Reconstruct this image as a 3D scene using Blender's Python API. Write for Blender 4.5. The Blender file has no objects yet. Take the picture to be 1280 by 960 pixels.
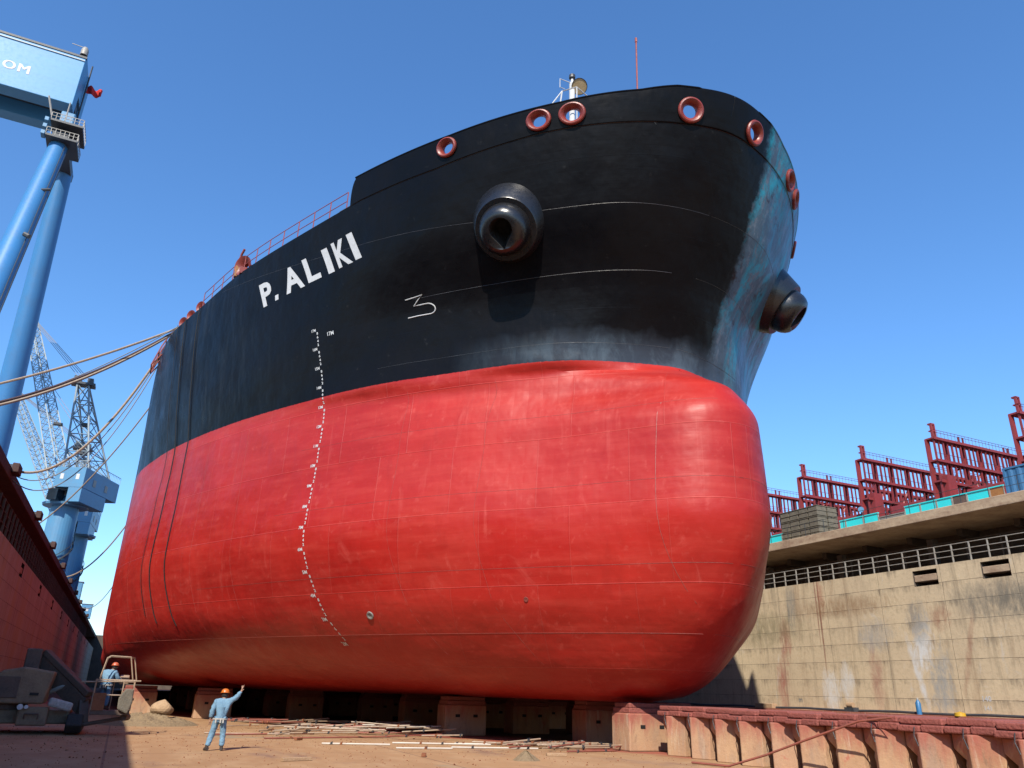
import bpy, bmesh, math, random
import numpy as np
from mathutils import Vector, Matrix, Euler
R = math.radians
rnd = random.Random(11)
sc = bpy.context.scene
col = sc.collection

# ------------------------------------------------------------------ camera
cam_d = bpy.data.cameras.new('camera'); cam = bpy.data.objects.new('camera', cam_d); col.objects.link(cam)
cam_d.sensor_width = 36; cam_d.lens = 27.0; cam_d.clip_start = .1; cam_d.clip_end = 9000
rt = Vector((0.90212208, -0.43058216, 0.02783449)); dn = Vector((0.18390714, 0.32534823, -0.92753797)); fw = Vector((0.39032541, 0.84187144, 0.37269096))
m3 = Matrix((rt, -dn, -fw)).transposed()
cam.matrix_world = Matrix.Translation((0, 0, 1.95)) @ m3.to_4x4()
sc.camera = cam
# ------------------------------------------------------------------ world and sun
SUNV = Vector((.65, .93, -1.0)).normalized()          # direction the light travels
world = bpy.data.worlds.new('World'); sc.world = world; world.use_nodes = True
wn = world.node_tree.nodes; wl = world.node_tree.links
bg = wn['Background']; bg.inputs[1].default_value = .15
sky = wn.new('ShaderNodeTexSky'); sky.sky_type = 'NISHITA'; sky.sun_disc = False
sky.sun_elevation = math.asin(-SUNV.z); sky.sun_rotation = math.atan2(-SUNV.x, -SUNV.y)
sky.altitude = 0; sky.air_density = 1.25; sky.dust_density = .1; sky.ozone_density = 10
hs = wn.new('ShaderNodeHueSaturation'); hs.inputs['Saturation'].default_value = 1.05; wl.new(sky.outputs[0], hs.inputs['Color']); wl.new(hs.outputs[0], bg.inputs[0])
sd = bpy.data.lights.new('sun', 'SUN'); so = bpy.data.objects.new('sun', sd); col.objects.link(so)
sd.energy = 5.0; sd.angle = R(.5); sd.color = (1, .93, .81)
so.rotation_euler = SUNV.to_track_quat('-Z', 'Y').to_euler(); so.location = (-60, -90, 120)
sc.view_settings.view_transform = 'Standard'; sc.view_settings.look = 'None'
sc.view_settings.exposure = 0.58; sc.view_settings.gamma = 1
sc.render.engine = 'CYCLES'; sc.cycles.max_bounces = 6

# ------------------------------------------------------------------ materials
K = .62                                            # overall paint value for this exposure
class NT:
    def __init__(s, name):
        s.m = bpy.data.materials.new(name); s.m.use_nodes = True
        s.n = s.m.node_tree.nodes; s.l = s.m.node_tree.links
        s.b = s.n['Principled BSDF']; s._pos = None
    def node(s, t, **kw):
        n = s.n.new(t)
        for k, v in kw.items(): setattr(n, k, v)
        return n
    def put(s, sock, v):
        if isinstance(v, bpy.types.NodeSocket): s.l.new(v, sock)
        elif v is not None:
            try: sock.default_value = v
            except Exception: sock.default_value = (*v, 1) if len(v) == 3 else v
    def pos(s):
        if s._pos is None: s._pos = s.node('ShaderNodeNewGeometry').outputs['Position']
        return s._pos
    def xyz(s):
        n = s.node('ShaderNodeSeparateXYZ'); s.l.new(s.pos(), n.inputs[0]); return n.outputs
    def comb(s, x, y, z):
        n = s.node('ShaderNodeCombineXYZ'); s.put(n.inputs[0], x); s.put(n.inputs[1], y); s.put(n.inputs[2], z); return n.outputs[0]
    def scaled(s, v, sc3):
        n = s.node('ShaderNodeVectorMath', operation='MULTIPLY'); s.l.new(v, n.inputs[0]); n.inputs[1].default_value = sc3; return n.outputs[0]
    def noise(s, scale=1, det=4, rough=.55, stretch=None, vec=None, dist=0):
        v = vec if vec is not None else s.pos()
        if stretch: v = s.scaled(v, stretch)
        n = s.node('ShaderNodeTexNoise'); s.l.new(v, n.inputs['Vector'])
        n.inputs['Scale'].default_value = scale; n.inputs['Detail'].default_value = det; n.inputs['Roughness'].default_value = rough; n.inputs['Distortion'].default_value = dist
        return n.outputs[0]
    def ramp(s, f, a, b, lo=0., hi=1.):
        n = s.node('ShaderNodeMapRange'); s.l.new(f, n.inputs[0]); n.clamp = True
        n.inputs[1].default_value = a; n.inputs[2].default_value = b; n.inputs[3].default_value = lo; n.inputs[4].default_value = hi
        return n.outputs[0]
    def math(s, op, a, b=None, c=None):
        n = s.node('ShaderNodeMath', operation=op); s.put(n.inputs[0], a)
        if b is not None: s.put(n.inputs[1], b)
        if c is not None: s.put(n.inputs[2], c)
        return n.outputs[0]
    def mix(s, f, a, b, mode='MIX'):
        n = s.node('ShaderNodeMix', data_type='RGBA', blend_type=mode)
        s.put(n.inputs[0], f); s.put(n.inputs[6], (*a, 1) if isinstance(a, tuple) else a); s.put(n.inputs[7], (*b, 1) if isinstance(b, tuple) else b)
        return n.outputs[2]
    def bump(s, h, strength=.3, dist=.05, prev=None):
        n = s.node('ShaderNodeBump'); s.l.new(h, n.inputs['Height']); n.inputs['Strength'].default_value = strength; n.inputs['Distance'].default_value = dist
        if prev is not None: s.l.new(prev, n.inputs['Normal'])
        return n.outputs[0]
    def done(s, base, rough=.6, normal=None, metal=0, spec=None, coat=None):
        s.put(s.b.inputs['Base Color'], s.mix(1.0, base, (K, K, K), 'MULTIPLY'))
        s.put(s.b.inputs['Roughness'], rough); s.b.inputs['Metallic'].default_value = metal
        if spec is not None: s.put(s.b.inputs['Specular IOR Level'], spec)
        if normal is not None: s.l.new(normal, s.b.inputs['Normal'])
        if coat: s.b.inputs['Coat Weight'].default_value = coat; s.b.inputs['Coat Roughness'].default_value = .12
        return s.m

def simple(name, c, c2=None, rough=.55, scale=2.0, bump=.15, metal=0, stretch=None):
    t = NT(name); c2 = c2 or tuple(x * .65 for x in c)
    f = t.ramp(t.noise(scale, 5, .6, stretch), .35, .68)
    g = t.ramp(t.noise(scale * 6, 3), .3, .7)
    base = t.mix(t.math('MULTIPLY', f, t.math('MULTIPLY_ADD', g, .5, .5)), c, c2)
    return t.done(base, t.ramp(g, 0, 1, rough * .85, min(1, rough * 1.15)), t.bump(g, bump, .02), metal)

def mat_hull():
    t = NT('hull_paint'); x, y, z = t.xyz()
    yz = t.comb(t.math('ADD', y, t.math('ABSOLUTE', t.math('SUBTRACT', x, 19.3))), z, 0)
    # weathering noises
    broad = t.ramp(t.noise(.22, 5, .6), .3, .7); fine = t.noise(2.6, 5, .6); streak = t.noise(1, 5, .6, (2.2, 2.2, .16)); hstreak = t.noise(1, 4, .6, (.35, .35, 2.6))
    # plates: colour shift and shallow seams
    br = t.node('ShaderNodeTexBrick'); t.l.new(yz, br.inputs['Vector']); br.offset = .37; br.offset_frequency = 2
    br.inputs['Scale'].default_value = 1; br.inputs['Brick Width'].default_value = 5.4; br.inputs['Row Height'].default_value = 2.9
    br.inputs['Mortar Size'].default_value = .022; br.inputs['Mortar Smooth'].default_value = .6
    br.inputs['Color1'].default_value = (0, 0, 0, 1); br.inputs['Color2'].default_value = (1, 1, 1, 1); br.inputs['Mortar'].default_value = (.5, .5, .5, 1)
    plate = br.outputs['Color']; seam = br.outputs['Fac']
    # red antifouling
    red = t.mix(broad, (.58, .026, .018), (.43, .016, .012))
    red = t.mix(t.math('MULTIPLY', t.ramp(hstreak, .45, .75), .40), red, (.72, .085, .060))
    red = t.mix(t.math('MULTIPLY', plate, .22), red, (.72, .070, .048))
    red = t.mix(t.math('MULTIPLY', t.ramp(fine, .60, .72), .30), red, (.76, .13, .10))
    red = t.mix(t.math('MULTIPLY', t.ramp(t.noise(.7, 6, .7, (1, 1, .35)), .58, .66), .22), red, (.36, .018, .016))
    red = t.mix(t.math('MULTIPLY', t.ramp(t.noise(.9, 6, .65, (2.2, 2.2, .12), dist=.8), .60, .70), .28), red, (.76, .14, .11))
    red = t.mix(t.math('MULTIPLY', t.ramp(t.noise(.45, 7, .72, dist=1.2), .60, .72), .30), red, (.76, .14, .11))
    red = t.mix(t.math('MULTIPLY', seam, .13), red, (.80, .24, .20))
    # black topsides
    blk = t.mix(broad, (.004, .004, .006), (.009, .008, .009))
    blk = t.mix(t.math('MULTIPLY', t.ramp(streak, .52, .8), t.math('MULTIPLY', t.ramp(y, 37, 50), .5)), blk, (.075, .09, .10))
    blk = t.mix(t.math('MULTIPLY', t.ramp(fine, .66, .75), .12), blk, (.12, .12, .12))
    # bare grey-teal old paint on the far bow flank; painted-in grey-blue sheen just over the waterline at the stem
    edge = t.math('ADD', t.math('SUBTRACT', x, t.math('MULTIPLY_ADD', t.math('SUBTRACT', z, 15.2), .10, 20.9)), t.math('MULTIPLY', t.math('SUBTRACT', t.noise(.8, 7, .75), .5), 1.5))
    far = t.ramp(edge, 0, .5)
    neck = t.math('MULTIPLY', t.ramp(t.math('ADD', z, t.math('MULTIPLY', t.noise(.6, 4, .6), 1.2)), 17.2, 16.3), t.ramp(y, 30, 25.5))
    lo = t.ramp(t.noise(.7, 8, .72, (1, 1, .4), dist=.5), .46, .60)
    teal = t.mix(lo, (.12, .18, .24), (.05, .42, .56))
    teal = t.mix(t.ramp(t.noise(1, 8, .78, (2.6, 2.6, .7)), .53, .57), teal, (.20, .25, .31))
    teal = t.mix(t.ramp(t.noise(.5, 5, .7), .58, .68), teal, (.07, .03, .03))
    blk = t.mix(far, blk, teal)
    blk = t.mix(t.math('MULTIPLY', neck, .8), blk, t.mix(lo, (.06, .075, .10), (.11, .15, .19)))
    wob = t.math('MULTIPLY_ADD', t.noise(6, 2), .06, 15.11)
    isb = t.ramp(t.math('SUBTRACT', z, wob), -.01, .01)
    base = t.mix(isb, red, blk)
    rough = t.math('ADD', t.math('MULTIPLY', isb, -.08), t.ramp(t.noise(.6, 6, .7), .3, .7, .33, .52))
    dent = t.noise(.55, 3, .5, (1, 1, .8)); n1 = t.bump(dent, .45, .25); n2 = t.bump(fine, .10, .03, n1); n3 = t.bump(t.math('MULTIPLY', seam, t.ramp(isb, 0, 1, 1, .12)), .5, .02, n2)
    u_ = t.math('ADD', y, t.math('ABSOLUTE', t.math('SUBTRACT', x, 19.3)))
    frm = t.math('MULTIPLY', t.math('POWER', t.math('ABSOLUTE', t.math('SINE', t.math('MULTIPLY', u_, 3.5))), .6), t.math('POWER', t.math('ABSOLUTE', t.math('SINE', t.math('MULTIPLY', z, 3.6))), .5))
    frm = t.math('MULTIPLY', frm, t.ramp(t.noise(.3, 3), .35, .65, .2, 1))
    n4 = t.bump(frm, .35, .015, t.bump(hstreak, .22, .04, n3))
    return t.done(base, rough, n4, spec=t.ramp(isb, 0, 1, .30, .11))

def mat_floor():
    t = NT('dock_floor_concrete'); x, y, z = t.xyz()
    b = t.ramp(t.noise(.10, 6, .6, (1, .55, 1), dist=.6), .32, .68); f = t.noise(1.1, 6, .65, (1, .5, 1)); g = t.noise(14, 3)
    c = t.mix(b, (.55, .32, .15), (.42, .225, .105))
    c = t.mix(t.ramp(f, .45, .7, 0, .7), c, (.64, .41, .22))
    c = t.mix(t.ramp(t.noise(.3, 5, .7, (1, .4, 1)), .56, .68, 0, .75), c, (.27, .15, .105))
    c = t.mix(t.ramp(t.noise(.16, 4, .6), .6, .66, 0, .7), c, (.34, .32, .22))
    # red paint dust under and beside the ship, hull shade painted near-black further in
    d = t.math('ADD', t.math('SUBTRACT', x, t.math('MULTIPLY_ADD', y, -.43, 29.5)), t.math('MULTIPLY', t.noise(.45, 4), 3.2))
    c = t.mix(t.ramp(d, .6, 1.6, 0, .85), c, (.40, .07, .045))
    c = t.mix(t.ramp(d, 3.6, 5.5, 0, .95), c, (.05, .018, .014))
    br = t.node('ShaderNodeTexBrick'); t.l.new(t.comb(x, y, 0), br.inputs['Vector']); br.offset = 0
    br.inputs['Scale'].default_value = 1; br.inputs['Brick Width'].default_value = 9; br.inputs['Row Height'].default_value = 9; br.inputs['Mortar Size'].default_value = .035
    c = t.mix(t.math('MULTIPLY', br.outputs['Fac'], .6), c, (.16, .09, .06))
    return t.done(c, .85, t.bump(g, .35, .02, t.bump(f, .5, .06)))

def mat_wall(name, c1, c2, dark, rust, side):
    t = NT(name); x, y, z = t.xyz(); yz = t.comb(y, z, 0)
    br = t.node('ShaderNodeTexBrick'); t.l.new(t.comb(t.math('ADD', y, t.math('MULTIPLY', t.noise(.8, 2), .05)), t.math('ADD', z, t.math('MULTIPLY', t.noise(1.1, 3), .06)), 0), br.inputs['Vector']); br.offset = 0
    br.inputs['Scale'].default_value = 1; br.inputs['Brick Width'].default_value = 4.83; br.inputs['Row Height'].default_value = 1.165; br.inputs['Mortar Size'].default_value = .020; br.inputs['Mortar Smooth'].default_value = .5
    br.inputs['Color1'].default_value = (0, 0, 0, 1); br.inputs['Color2'].default_value = (1, 1, 1, 1); br.inputs['Mortar'].default_value = (0, 0, 0, 1)
    b = t.ramp(t.noise(.22, 6, .6), .35, .65); st = t.noise(1, 6, .65, (1.6, 1.6, .12), dist=.4); fine = t.noise(3.5, 6, .65)
    c = t.mix(b, c1, c2)
    c = t.mix(t.math('MULTIPLY', br.outputs['Color'], .22), c, c2)
    c = t.mix(t.ramp(t.noise(7, 5, .7), .5, .75, 0, .35), c, dark)
    # seepage hanging below every casting joint, heavier in some bands
    fr = t.math('FRACT', t.math('DIVIDE', z, 1.165)); drip = t.noise(1, 5, .7, (4.5, 4.5, .5), dist=.3)
    band = t.ramp(t.noise(.55, 5, .65, (1, 1, 1.6)), .44, .60)
    sm = t.math('MULTIPLY', t.ramp(t.math('ADD', fr, t.math('MULTIPLY', t.math('SUBTRACT', drip, .5), 2.4)), .55, 1.25), band)
    c = t.mix(t.math('MULTIPLY', sm, .85 if side > 0 else .6), c, dark)
    c = t.mix(t.ramp(st, .52, .74, 0, .65), c, dark)
    c = t.mix(t.ramp(t.noise(1, 6, .65, (.9, .9, .1), dist=.5), .54, .72, 0, .65), c, rust)
    c = t.mix(t.ramp(t.noise(.8, 6, .7, (1, 1, .45), dist=.9), .61, .70, 0, .55), c, (.80, .74, .64) if side > 0 else (.20, .12, .09))
    if side < 0: c = t.mix(t.ramp(t.noise(1, 5, .6, (2.6, 2.6, .05)), .48, .6, 0, .55), c, (.68, .62, .52)); c = t.mix(t.ramp(t.noise(1, 5, .6, (.35, .35, .08)), .5, .6, 0, .7), c, (.58, .48, .28))
    c = t.mix(t.math('MULTIPLY', br.outputs['Fac'], t.ramp(fine, .3, .7, .35, .9)), c, tuple(k * .45 for k in dark))
    if side > 0:
        wob = t.math('SUBTRACT', t.noise(1, 7, .75, (1.6, 1.6, .6), dist=1.4), .5); thin = t.ramp(t.noise(2.4, 6, .7, (1, 1, .35)), .28, .50)
        def patch(cy, cz, ry, rz, cc, k, c, w=3.6, skew=0.0):
            yy = t.math('SUBTRACT', y, cy) if not skew else t.math('SUBTRACT', t.math('SUBTRACT', y, cy), t.math('MULTIPLY', t.math('SUBTRACT', z, cz), skew))
            e = t.math('ADD', t.math('POWER', t.math('DIVIDE', yy, ry), 2), t.math('POWER', t.math('DIVIDE', t.math('SUBTRACT', z, cz), rz), 2))
            e = t.math('ADD', e, t.math('MULTIPLY', wob, w))
            return t.mix(t.math('MULTIPLY', t.ramp(e, 1.1, -.2, 0, k), thin), c, cc)
        c = patch(44.15, 7.6, .10, 4.6, (.22, .05, .03), 1, c, .6); c = patch(44.42, 8.6, .07, 3.2, (.26, .06, .04), 1, c, .6); c = patch(43.9, 9.3, .5, 1.6, (.42, .14, .08), .6, c)
        c = patch(43.9, 2.7, .9, 1.6, (.86, .84, .80), 1, c); c = patch(42.4, 3.3, .7, 1.4, (.84, .82, .78), .9, c)
        c = patch(35.9, 5.6, .9, 2.0, (.86, .85, .82), 1, c, 5, -.18); c = patch(36.6, 4.0, .3, 2.6, (.86, .85, .82), .9, c, 3, .2); c = patch(34.9, 3.2, .9, 2.4, (.42, .42, .40), .9, c, 5, -.15)
        c = patch(48, 6.3, .7, 1.8, (.45, .12, .09), .8, c); c = patch(48.6, 3.2, .7, 2.1, (.45, .15, .11), .8, c); c = patch(39.8, 3.5, .6, 2.4, (.45, .20, .14), .7, c)
        c = patch(36, 7.0, .9, 1.4, (.30, .28, .25), .8, c); c = patch(39.5, 6.3, 1.6, 1.2, (.36, .38, .40), .6, c); c = patch(34.3, 7.2, .9, .9, (.38, .17, .10), .8, c); c = patch(32.8, 5.0, .25, 2.6, (.40, .18, .11), .7, c, 2, -.3)
        c = patch(29.5, 7.9, 4.6, 1.3, (.22, .20, .16), .9, c, 3); c = patch(50, 7.2, 5, 1.5, (.30, .25, .14), .8, c, 3); c = patch(42, 8.4, 5, .8, (.34, .20, .10), .75, c, 3); c = patch(47, 9, .5, 2.4, (.24, .24, .22), .7, c)
    return t.done(c, .88, t.bump(fine, .45, .04, t.bump(br.outputs['Fac'], .6, -.02)))

M = {}
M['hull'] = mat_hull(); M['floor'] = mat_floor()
M['wall_right'] = mat_wall('weathered_wall_concrete', (.86, .68, .44), (.72, .56, .37), (.27, .21, .14), (.36, .22, .12), 1)
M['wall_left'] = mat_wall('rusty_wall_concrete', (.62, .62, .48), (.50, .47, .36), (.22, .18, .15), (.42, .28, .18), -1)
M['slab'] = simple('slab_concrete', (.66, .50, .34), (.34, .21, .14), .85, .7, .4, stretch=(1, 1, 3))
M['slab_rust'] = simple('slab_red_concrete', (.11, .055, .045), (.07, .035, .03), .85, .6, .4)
M['quay'] = simple('quay_concrete', (.32, .30, .27), (.24, .22, .20), .9, .4, .3)
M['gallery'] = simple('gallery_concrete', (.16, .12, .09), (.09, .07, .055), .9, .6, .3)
M['black'] = simple('black_paint', (.012, .012, .014), (.02, .02, .022), .3, 1.4, .1)
M['black'].node_tree.nodes['Principled BSDF'].inputs['Specular IOR Level'].default_value = .6
M['bore'] = simple('opening_shade', (.008, .008, .008), (.006, .006, .006), .9, 1, .1)  # near-black colour carries the shade inside openings and niches
M['red_trim'] = simple('red_trim_paint', (.36, .050, .032), (.20, .032, .025), .42, 3, .2)
M['red_pole'] = simple('red_pole_paint', (.40, .06, .04), (.25, .06, .05), .5, 4, .2)
M['white'] = simple('white_paint', (.80, .80, .80), (.66, .66, .64), .5, 5, .1)
M['weld'] = simple('weld_bead', (.36, .09, .07), (.24, .05, .04), .5, 2, .3)
M['weldk'] = simple('worn_black_weld', (.12, .12, .12), (.012, .012, .012), .4, 1.2, .2)
M['cream'] = simple('cream_lens', (.75, .55, .30), (.6, .42, .2), .4, 6, .05)
M['deck'] = simple('deck_paint', (.22, .06, .04), (.15, .05, .04), .7, 1, .2)
M['block'] = simple('block_concrete', (.62, .42, .26), (.46, .27, .16), .88, 1.1, .5, stretch=(1, 1, .35))
def mat_block():
    t = NT('cast_block_concrete'); x, y, z = t.xyz(); oi = t.node('ShaderNodeObjectInfo').outputs['Random']
    c = t.mix(t.ramp(t.noise(1.1, 6, .65, (1, 1, .4)), .35, .66), (.66, .42, .23), (.50, .29, .16))
    c = t.mix(t.ramp(oi, 0, 1, 0, .45), c, (.60, .33, .24)); c = t.mix(t.ramp(t.noise(.9, 5, .6, (1, 2.2, .6)), .52, .66, 0, .6), c, (.42, .30, .22))
    c = t.mix(t.ramp(t.math('ADD', z, t.math('MULTIPLY', t.noise(2.4, 6, .75, (1, 1, .22)), 1.9)), 1.55, 2.25, 0, .9), c, (.46, .13, .09))
    c = t.mix(t.ramp(t.noise(1.0, 6, .75), .60, .70, 0, .8), c, (.56, .15, .10)); c = t.mix(t.ramp(t.noise(4, 6, .75, (1, 1, .4)), .56, .70, 0, .6), c, (.22, .14, .095)); c = t.mix(t.ramp(t.noise(2, 6, .7, (1.5, 1.5, .2)), .58, .68, 0, .5), c, (.74, .60, .45))
    return t.done(c, .88, t.bump(t.noise(7, 5, .7), .6, .03))
M['block'] = mat_block()
M['timber'] = simple('red_dusted_timber', (.40, .11, .085), (.27, .08, .06), .9, 2.2, .7, stretch=(.5, 1, 3))
M['crane_blue'] = simple('crane_blue_paint', (.06, .27, .60), (.075, .24, .50), .42, .5, .05)
M['crane_pale'] = simple('pale_blue_crane_paint', (.11, .34, .58), (.14, .30, .48), .45, .8, .05)
M['girder'] = simple('girder_blue_paint', (.11, .40, .72), (.10, .35, .64), .45, .3, .05, stretch=(.3, 1, 3))
M['lattice'] = simple('lattice_grey_paint', (.34, .42, .46), (.25, .30, .33), .5, 2, .1)
M['dark_steel'] = simple('dark_steel', (.05, .06, .075), (.09, .09, .09), .5, 2, .2)
M['galv'] = simple('galvanised_rail', (.46, .44, .40), (.33, .28, .23), .5, 4, .2)
M['cyan'] = simple('turquoise_panel', (.05, .95, 1.0), (.06, .80, .88), .45, 1, .05)
M['bluebox'] = simple('blue_container_paint', (.07, .23, .46), (.06, .19, .38), .5, 1, .1)
M['maroon'] = simple('maroon_primer', (.34, .040, .042), (.22, .034, .034), .55, .8, .15)
M['orangebox'] = simple('orange_board', (.45, .20, .06), (.33, .13, .04), .7, 2, .2)
M['brownbox'] = simple('brown_board', (.16, .10, .08), (.10, .07, .06), .8, 2, .2)
M['greybox'] = simple('grey_board', (.30, .30, .28), (.22, .21, .20), .8, 2, .2)
M['crate'] = simple('grey_brown_crate', (.22, .19, .14), (.13, .11, .085), .85, 3, .5)
M['lift'] = simple('dusty_olive_paint', (.34, .235, .14), (.20, .13, .085), .7, 2, .3)
M['lift_dark'] = simple('grimy_boom_paint', (.17, .11, .08), (.10, .07, .055), .7, 2, .3)
M['lift_rail'] = simple('tan_rail_paint', (.50, .36, .24), (.38, .24, .16), .55, 4, .2)
M['rubber'] = simple('black_rubber', (.03, .028, .027), (.05, .04, .035), .85, 4, .3)
M['rust'] = simple('orange_rust_board', (.36, .13, .05), (.25, .08, .035), .8, 3, .4)
M['rope'] = simple('tan_rope', (.50, .38, .28), (.33, .24, .18), .9, 8, .4)
M['rope_dark'] = simple('dark_purple_rope', (.09, .05, .06), (.06, .04, .045), .9, 8, .4)
M['cable'] = simple('thin_grey_cable', (.30, .30, .31), (.22, .22, .23), .7, 6, .1)
M['rope_shadow'] = simple('rope_shadow_black', (.010, .008, .008), (.014, .01, .01), .8, 6, .1)
M['tube'] = simple('scaffold_tube', (.50, .38, .26), (.30, .16, .10), .5, 1.6, .2)
M['tube_white'] = simple('pale_scaffold_tube', (.78, .72, .62), (.62, .52, .42), .45, 1.6, .1)
M['tube_red'] = simple('red_scaffold_tube', (.42, .12, .08), (.28, .10, .07), .6, 1.6, .2)
M['stone'] = simple('pale_stone', (.62, .42, .24), (.44, .28, .16), .9, 4, .8)
M['sand'] = simple('sand_and_grit', (.42, .30, .17), (.26, .18, .10), .95, 9, .9)
M['denim'] = simple('pale_blue_workwear', (.25, .44, .60), (.17, .33, .50), .85, 9, .6)
M['denim2'] = simple('blue_workwear', (.12, .25, .42), (.085, .19, .33), .85, 9, .6)
M['skin'] = simple('skin', (.52, .30, .20), (.45, .25, .17), .55, 9, .05)
M['hat'] = simple('orange_hard_hat', (.75, .20, .02), (.68, .17, .02), .35, 2, .02)
M['hat_red'] = simple('red_orange_hard_hat', (.70, .16, .07), (.62, .13, .06), .35, 2, .02)
M['boot'] = simple('dark_boot', (.05, .035, .03), (.08, .06, .05), .7, 6, .2)
M['strap'] = simple('white_harness', (.62, .60, .55), (.35, .34, .33), .8, 12, .3)
M['hair'] = simple('black_hair', (.015, .012, .01), (.02, .016, .014), .7, 20, .5)
M['flag'] = simple('red_flag', (.70, .02, .015), (.6, .02, .015), .8, 2, .1)
M['yellow'] = simple('yellow_plastic', (.75, .45, .03), (.6, .35, .03), .5, 4, .1)
M['cylblue'] = simple('blue_gas_cylinder', (.05, .22, .48), (.04, .18, .38), .4, 4, .1)
M['timber_pale'] = simple('pale_timber', (.58, .38, .22), (.42, .26, .15), .8, 4, .4, stretch=(4, .4, 4))
M['glass'] = simple('cab_glass', (.02, .03, .04), (.03, .04, .05), .1, 2, .0)

# ------------------------------------------------------------------ mesh helpers
def V(*a): return Vector(a)
class MB:
    def __init__(s): s.v = []; s.f = []
    def add(s, vs, fs):
        o = len(s.v); s.v += [tuple(p) for p in vs]; s.f += [tuple(i + o for i in f) for f in fs]; return s
    def box(s, c, d, rot=None):
        hx, hy, hz = d[0] / 2, d[1] / 2, d[2] / 2; c = Vector(c); vs = []
        for x, y, z in ((-1,-1,-1),(1,-1,-1),(1,1,-1),(-1,1,-1),(-1,-1,1),(1,-1,1),(1,1,1),(-1,1,1)):
            p = Vector((x*hx, y*hy, z*hz))
            if rot is not None: p = rot @ p
            vs.append(c + p)
        return s.add(vs, [(0,3,2,1),(4,5,6,7),(0,1,5,4),(1,2,6,5),(2,3,7,6),(3,0,4,7)])
    def bb(s, x0, x1, y0, y1, z0, z1): return s.box(((x0+x1)/2,(y0+y1)/2,(z0+z1)/2),(abs(x1-x0),abs(y1-y0),abs(z1-z0)))
    def tube(s, pts, r, n=8, caps=True):
        pts = [Vector(p) for p in pts]; rs = r if isinstance(r, (list, tuple)) else [r] * len(pts); vs = []; up = None
        for i, p in enumerate(pts):
            d = (pts[min(i+1, len(pts)-1)] - pts[max(i-1, 0)]).normalized()
            if up is None: up = V(0,0,1) if abs(d.z) < .9 else V(1,0,0)
            a = d.cross(up).normalized(); b = a.cross(d).normalized(); up = b
            for k in range(n):
                t = 2*math.pi*k/n; vs.append(p + (a*math.cos(t) + b*math.sin(t)) * rs[i])
        fs = [(i*n+k, i*n+(k+1)%n, (i+1)*n+(k+1)%n, (i+1)*n+k) for i in range(len(pts)-1) for k in range(n)]
        if caps: fs += [tuple(range(n))[::-1], tuple(range((len(pts)-1)*n, len(pts)*n))]
        return s.add(vs, fs)
    def lathe(s, c, axis, prof, n=32, sx=1, up=None):      # prof: list of (distance along axis, radius)
        c = Vector(c); ax = Vector(axis).normalized(); u = Vector(up) if up else (V(0,0,1) if abs(ax.z) < .9 else V(1,0,0))
        a = ax.cross(u).normalized(); b = a.cross(ax).normalized(); vs = []
        for h, r in prof:
            for k in range(n):
                t = 2*math.pi*k/n; vs.append(c + ax*h + a*(r*math.cos(t)*sx) + b*(r*math.sin(t)))
        fs = [(i*n+k, i*n+(k+1)%n, (i+1)*n+(k+1)%n, (i+1)*n+k) for i in range(len(prof)-1) for k in range(n)]
        return s.add(vs, fs)
    def prism(s, poly, z0, z1, f=lambda x, y, z: (x, y, z)):
        n = len(poly); vs = [f(x, y, z0) for x, y in poly] + [f(x, y, z1) for x, y in poly]
        return s.add(vs, [tuple(range(n))[::-1], tuple(range(n, 2*n))] + [(k, (k+1)%n, (k+1)%n+n, k+n) for k in range(n)])
    def build(s, name, m, parent=None, smooth=False, bevel=0, merge=False, origin=None):
        me = bpy.data.meshes.new(name)
        o0 = Vector(origin) if origin is not None else (Vector(parent.location) if parent is not None and parent.get('_w') else V(0,0,0))
        me.from_pydata([tuple(Vector(p) - o0) for p in s.v], [], s.f)
        bm = bmesh.new(); bm.from_mesh(me)
        if merge: bmesh.ops.remove_doubles(bm, verts=bm.verts, dist=.0008)
        bmesh.ops.recalc_face_normals(bm, faces=bm.faces); bm.to_mesh(me); bm.free()
        me.materials.append(m)
        if smooth: me.polygons.foreach_set('use_smooth', [True]*len(me.polygons)); me.set_sharp_from_angle(angle=R(34))
        o = bpy.data.objects.new(name, me); col.objects.link(o)
        if origin is not None and parent is None: o.location = o0
        if parent is not None: o.parent = parent
        if bevel:
            b = o.modifiers.new('bevel', 'BEVEL'); b.width = bevel; b.segments = 2; b.limit_method = 'ANGLE'; b.angle_limit = R(40)
        return o
def tag(o, label=None, cat=None, group=None, kind=None):
    if label: o['label'] = label
    if cat: o['category'] = cat
    if group: o['group'] = group
    if kind: o['kind'] = kind
    return o
def empty(name, loc, label=None, cat=None, group=None, world=True):
    o = bpy.data.objects.new(name, None); col.objects.link(o); o.location = loc; o.empty_display_size = .3
    if world: o['_w'] = 1                                   # parts are given in world coordinates and shifted
    return tag(o, label, cat, group)
def copy_tree(o, parent=None, mem=None):
    c = o.copy(); col.objects.link(c)
    if parent is not None: c.parent = parent
    for ch in [x for x in bpy.data.objects if x.parent == o]: copy_tree(ch, c)
    return c

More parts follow.
